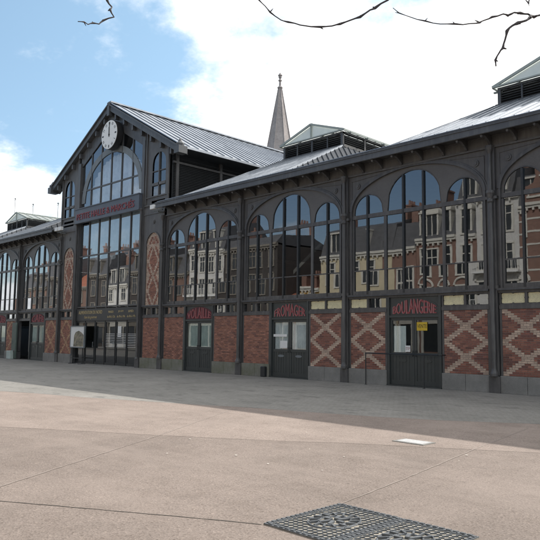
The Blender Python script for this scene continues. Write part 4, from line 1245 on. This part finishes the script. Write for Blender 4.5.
TH = [
 (-104, -96, 9.5, 'h_brown', 'slate', 3, 2, 'brown terraced house at the far left end of the terrace', {}),
 (-96, -88.5, 11.0, 'h_dark', 'slate', 3, 2, 'tall house coloured dark as if backlit, two doors from the far left end of the terrace', {}),
 (-88.5, -81, 9.0, 'h_brown', 'tile', 3, 2, 'brown brick house with a red tiled roof towards the left of the terrace', dict(rooftype='gable', dormer=None)),
 (-81, -74, 10.5, 'h_dark', 'slate', 3, 2, 'house coloured dark as if backlit, with slate roof, beside the brown tiled one', {}),
 (-74, -67.5, 8.6, 'h_white', 'slate', 3, 2, 'low white stuccoed house between two dark ones', {}),
 (-67.5, -60.5, 10.2, 'h_dark', 'slate', 3, 2, 'house coloured dark as if backlit, right of the low white stuccoed one', {}),
 (-60.5, -54.5, 9.4, 'h_brown', 'slate', 2, 2, 'narrow brown brick house left of the tall white balconied one', {}),
 (-54.5, -49.2, 12.0, 'h_white', 'slate', 3, 3, 'tall narrow white house with white balconies beside the dark block', dict(balcony=True)),
 (-49.2, -40.2, 11.6, 'h_dark', 'slate', 4, 3, 'wide dark block with a flat topped slate roof', dict(roof_h=1.4, dormer=None)),
 (-40.2, -37.7, 5.6, 'h_pink', 'tile', 1, 1, 'low narrow pink rendered house under red tiles', dict(rooftype='gable', dormer=None, roof_h=1.5)),
 (-37.7, -34.3, 6.6, 'h_ochre', 'tile', 2, 1, 'low ochre rendered house beside the cream one', dict(rooftype='gable', dormer=None, roof_h=.6)),
 (-34.3, -25.6, 9.6, 'h_cream', 'slate', 3, 2, 'cream rendered house with slate mansard and white dormers', dict(roof_h=3.6)),
 (-25.6, -22.6, 9.6, 'h_red', 'slate', 2, 1, 'narrow red brick house between cream and arched dormer houses', dict(roof_h=3.2, dormer=None)),
 (-22.6, -18.5, 10.2, 'h_red', 'slate', 2, 2, 'red brick house with two white arched dormers', dict(roof_h=3.8, dormer='arch', arch=True)),
 (-18.5, -14.1, 13.2, 'h_white', 'slate', 2, 3, 'tall ornate pale stone house with iron balconies', dict(balcony=True, arch=True, roof_h=3)),
 (-14.1, -8.2, 12.0, 'h_red', 'slate', 2, 3, 'tall red brick house with white bands and a shaped gable', dict(white_bands=True, arch=True, gable=True)),
 (-8.2, -2.0, 10.5, 'h_cream', 'slate', 3, 2, 'cream house right of the banded red brick one', {}),
 (-2.0, 4.6, 9.6, 'h_red', 'tile', 3, 2, 'plain red brick house under red tiles behind the viewer', dict(rooftype='gable', dormer=None)),
 (4.6, 11.5, 11.0, 'h_white', 'slate', 3, 2, 'white house with slate mansard directly behind the viewer', {}),
 (11.5, 18.6, 9.8, 'h_brown', 'slate', 3, 2, 'brown brick house at the right end of the terrace', {}),
]
for x0, x1, h, wl, rm, nb, fl, lb, kw in TH: townhouse(x0, x1, h, wl, rm, nb, fl, lb, **kw)

# ------------------------------------------------------------------ bare plane tree whose twigs hang into view
tree = empty('bare_tree', (13.2, -16.4, 0), 'bare leafless street tree whose thin knobbly twigs hang across the sky', 'tree')
m = MB()
T0 = Vector((13.2, -16.4, 0))
m.tube([T0, T0 + Vector((.02, .03, 1)), T0 + Vector((.08, 0, 2.2)), T0 + Vector((.05, .1, 3.4)), T0 + Vector((-.05, .15, 4.6)), T0 + Vector((0, 0, 6.2)), T0 + Vector((.2, -.2, 8)), T0 + Vector((.1, -.1, 9.8))], [.30, .23, .20, .185, .16, .11, .07, .02], 12)
add('trunk', m, 'bark', tree, tuple(T0), smooth=True)
def twig(pts, r0, r1, knob=True, sub=True):
    """irregular hanging twig: r0 at the tip, r1 at the root"""
    m = MB(); n = len(pts)
    P = []; R = []
    for i, p in enumerate(pts):
        k0 = max(2, n - 5); rm = min(r1, .0105)
        r = r0 + (rm - r0) * (i / k0) if i <= k0 else rm + (r1 - rm) * (i - k0) / (n - 1 - k0)
        P.append(Vector(p)); R.append(r * (1.55 if knob and i % 2 else .9))
        if i < n - 1:
            q = Vector(pts[i + 1]); mid = Vector(p).lerp(q, .5); jit = (q - Vector(p)).length * .05
            P.append(mid + Vector([random.uniform(-jit, jit) for _ in range(3)])); R.append(r * .95)
    m.tube(P, R, 7)
    if sub:
        for i in range(1, n - 1, 2):
            p = Vector(pts[i]); d = Vector((random.uniform(-1, 1), random.uniform(-1, 1), random.uniform(-.6, 1))).normalized()
            l = random.uniform(.02, .05); r = R[2 * i] * .7
            m.tube([p, p + d * l * .6, p + d * l], [r, r * .8, r * .35], 5)
    return m
TW = [
 ([(3.998, -16.06, 4.475), (3.99, -15.994, 4.497), (3.967, -15.94, 4.499), (3.955, -15.881, 4.539), (3.948, -15.813, 4.555), (3.931, -15.762, 4.615), (3.963, -15.661, 4.677), (3.894, -15.669, 4.777), (3.864, -15.631, 4.828), (3.787, -15.646, 4.925), (3.729, -15.653, 5.094), (3.816, -15.531, 5.391), (4.158, -15.164, 5.789), (4.799, -14.493, 6.197), (7, -14.3, 6.9), (10, -15.2, 7.0), (13.2, -16.5, 6.2)], .0045, .04),
 ([(5.455, -15.161, 4.561), (5.456, -15.101, 4.51), (5.466, -15.035, 4.476), (5.469, -14.976, 4.44), (5.51, -14.876, 4.387), (5.529, -14.805, 4.387), (5.58, -14.701, 4.378), (5.685, -14.544, 4.379), (5.74, -14.44, 4.406), (5.772, -14.363, 4.442), (5.824, -14.267, 4.497), (5.864, -14.182, 4.543), (5.914, -14.093, 4.627), (5.928, -14.034, 4.664), (6.0, -13.924, 4.759), (6.14, -13.761, 4.97), (6.411, -13.481, 5.282), (6.882, -12.982, 5.503), (9.2, -13.6, 5.9), (11.5, -15.2, 5.7), (13.2, -16.3, 4.6)], .004, .042),
 ([(6.634, -14.756, 4.136), (6.641, -14.685, 4.118), (6.678, -14.586, 4.108), (6.738, -14.463, 4.098), (6.8, -14.338, 4.095), (6.865, -14.215, 4.117), (6.931, -14.09, 4.142), (6.97, -13.995, 4.172), (6.981, -13.929, 4.213), (7.005, -13.851, 4.26), (7.054, -13.748, 4.307), (7.065, -13.678, 4.315), (7.084, -13.604, 4.362), (7.103, -13.527, 4.379), (7.134, -13.437, 4.392), (7.152, -13.357, 4.388), (7.173, -13.281, 4.426), (7.261, -13.143, 4.511), (7.471, -12.897, 4.698), (7.787, -12.545, 4.906), (9.6, -13.4, 5.0), (11.6, -15.2, 4.6), (13.25, -16.3, 3.6)], .003, .042),
 ([(7.037, -13.865, 3.815), (7.026, -13.85, 3.876), (7.04, -13.81, 3.945), (7.055, -13.767, 3.998), (7.06, -13.737, 4.077), (7.066, -13.708, 4.165), (7.088, -13.658, 4.22), (7.115, -13.6, 4.258), (7.155, -13.529, 4.292), (7.15, -13.43, 4.36), (7.145, -13.39, 4.392)], .006, .011),
 ([(7.181, -13.521, 4.417), (7.159, -13.479, 4.468), (7.151, -13.426, 4.538), (7.23, -13.291, 4.653), (7.491, -12.955, 4.667), (7.6, -12.75, 4.78)], .0025, .008),
]
for pts, a, b in TW: add('branch', twig(pts, a, b), 'bark', tree, pts[-1], smooth=True)
rnd = random.Random(5)
for k in range(16):   # the rest of the crown, overhead and behind the viewer
    z = rnd.uniform(4.6, 8.6); a = rnd.uniform(-.55 * pi, .35 * pi) ; l = rnd.uniform(2, 3.6)
    p = T0 + Vector((0, 0, z)); pts = [p]
    d = Vector((math.cos(a), math.sin(a), .75)).normalized()
    for i in range(9):
        p = p + d * l / 9; pts.append(p.copy()); d = (d + Vector((rnd.uniform(-.3, .3), rnd.uniform(-.3, .3), rnd.uniform(-.12, .25)))).normalized()
    add('branch', twig(pts[::-1], .006, .05), 'bark', tree, tuple(pts[0]), smooth=True)

# ------------------------------------------------------------------ light
SUN = Vector((.27, 1.067, 1.0)).normalized()
elev = math.asin(SUN.z); az = math.atan2(SUN.x, SUN.y)   # azimuth from +Y clockwise
sl = bpy.data.lights.new('sun', 'SUN'); sl.energy = 4.0; sl.angle = math.radians(.5); sl.color = (1, .95, .88)
so = bpy.data.objects.new('sun', sl); COL.objects.link(so); so.rotation_euler = SUN.to_track_quat('Z', 'Y').to_euler(); so.location = (30, 60, 60)
wd = bpy.data.worlds.new('World'); SC.world = wd; wd.use_nodes = True
nt = wd.node_tree; nt.nodes.clear()
out = nt.nodes.new('ShaderNodeOutputWorld'); bg = nt.nodes.new('ShaderNodeBackground'); bg.inputs['Strength'].default_value = .108
sky = nt.nodes.new('ShaderNodeTexSky'); sky.sky_type = 'NISHITA'; sky.sun_disc = False; sky.sun_elevation = elev; sky.sun_rotation = az
sky.air_density = 1.0; sky.dust_density = .6; sky.ozone_density = 1.2
# clouds: noise on a plane high above, in the direction of view
tc = N(nt, 'ShaderNodeTexCoord'); sx = N(nt, 'ShaderNodeSeparateXYZ'); L(nt, tc.outputs['Generated'], sx.inputs[0])
dz = N(nt, 'ShaderNodeMath', operation='ADD'); L(nt, sx.outputs['Z'], dz.inputs[0]); dz.inputs[1].default_value = .32
dm = N(nt, 'ShaderNodeMath', operation='MAXIMUM'); L(nt, dz.outputs[0], dm.inputs[0]); dm.inputs[1].default_value = .05
dx = N(nt, 'ShaderNodeMath', operation='DIVIDE'); L(nt, sx.outputs['X'], dx.inputs[0]); L(nt, dm.outputs[0], dx.inputs[1])
dy = N(nt, 'ShaderNodeMath', operation='DIVIDE'); L(nt, sx.outputs['Y'], dy.inputs[0]); L(nt, dm.outputs[0], dy.inputs[1])
cv = N(nt, 'ShaderNodeCombineXYZ'); L(nt, dx.outputs[0], cv.inputs[0]); L(nt, dy.outputs[0], cv.inputs[1]); cv.inputs[2].default_value = 8.2
cn = noise(nt, cv.outputs[0], 1.5, 10, .62)
# more cloud towards the sunny side, less behind
dt = N(nt, 'ShaderNodeVectorMath', operation='DOT_PRODUCT'); L(nt, tc.outputs['Generated'], dt.inputs[0]); dt.inputs[1].default_value = (.25, .968, .0)
bias = N(nt, 'ShaderNodeMath', operation='MULTIPLY_ADD'); L(nt, dt.outputs['Value'], bias.inputs[0]); bias.inputs[1].default_value = .20; bias.inputs[2].default_value = .125
zb = N(nt, 'ShaderNodeMapRange', interpolation_type='SMOOTHSTEP'); L(nt, sx.outputs['Z'], zb.inputs['Value']); zb.inputs['From Min'].default_value = .62; zb.inputs['From Max'].default_value = .85; zb.inputs['To Max'].default_value = .09
cs0 = N(nt, 'ShaderNodeMath', operation='ADD'); L(nt, cn, cs0.inputs[0]); L(nt, zb.outputs[0], cs0.inputs[1])
cs = N(nt, 'ShaderNodeMath', operation='ADD'); L(nt, cs0.outputs[0], cs.inputs[0]); L(nt, bias.outputs[0], cs.inputs[1])
bd = N(nt, 'ShaderNodeVectorMath', operation='DOT_PRODUCT'); L(nt, tc.outputs['Generated'], bd.inputs[0]); bd.inputs[1].default_value = Vector((-.911, .442, .431)).normalized()
bm = N(nt, 'ShaderNodeMapRange', interpolation_type='SMOOTHSTEP'); L(nt, bd.outputs['Value'], bm.inputs['Value']); bm.inputs['From Min'].default_value = .978; bm.inputs['From Max'].default_value = .995; bm.inputs['To Min'].default_value = 0; bm.inputs['To Max'].default_value = -.21
cs2 = N(nt, 'ShaderNodeMath', operation='ADD'); L(nt, cs.outputs[0], cs2.inputs[0]); L(nt, bm.outputs[0], cs2.inputs[1]); cs = cs2
cf = N(nt, 'ShaderNodeMapRange', interpolation_type='SMOOTHSTEP'); L(nt, cs.outputs[0], cf.inputs['Value']); cf.inputs['From Min'].default_value = .52; cf.inputs['From Max'].default_value = .68
cn2 = noise(nt, cv.outputs[0], 2.6, 8, .66)
shade = ramp(nt, cn2, [(.30, (7.6, 7.8, 8.0)), (.42, (10, 10, 10)), (.65, (12, 11.8, 11.4))])
vf = N(nt, 'ShaderNodeMapRange'); L(nt, dt.outputs['Value'], vf.inputs['Value']); vf.inputs['From Min'].default_value = -.6; vf.inputs['From Max'].default_value = .5; vf.inputs['To Min'].default_value = .03; vf.inputs['To Max'].default_value = .34
veil = mixc(nt, vf.outputs[0], sky.outputs[0], (5.8, 9.3, 11.6))
mixed = mixc(nt, cf.outputs[0], veil, shade)
L(nt, mixed, bg.inputs['Color']); L(nt, bg.outputs[0], out.inputs['Surface'])

# ------------------------------------------------------------------ camera
cam = bpy.data.cameras.new('camera'); co = bpy.data.objects.new('camera', cam); COL.objects.link(co)
cam.sensor_width = 36; cam.sensor_height = 36; cam.sensor_fit = 'HORIZONTAL'; cam.lens = 36 * 659.97 / 540; cam.clip_start = .1; cam.clip_end = 3000
F = Vector((-0.71041149, 0.69611137, 0.10365557)); R = Vector((0.70071589, 0.71334149, 0.01188068)); U = Vector((0.06567154, -0.08107328, 0.99454229))
mt = Matrix(((R.x, U.x, -F.x), (R.y, U.y, -F.y), (R.z, U.z, -F.z))).to_4x4(); mt.translation = Vector((9.5133, -18.89965, 1.532))
co.matrix_world = mt
SC.camera = co
SC.view_settings.view_transform = 'Standard'; SC.view_settings.look = 'None'; SC.view_settings.exposure = 0.45; SC.view_settings.gamma = 1
SC.view_settings.use_curve_mapping = False
SC.cycles.max_bounces = 8; SC.cycles.transparent_max_bounces = 12; SC.cycles.caustics_reflective = False; SC.cycles.caustics_refractive = False
SC.cycles.use_denoising = True
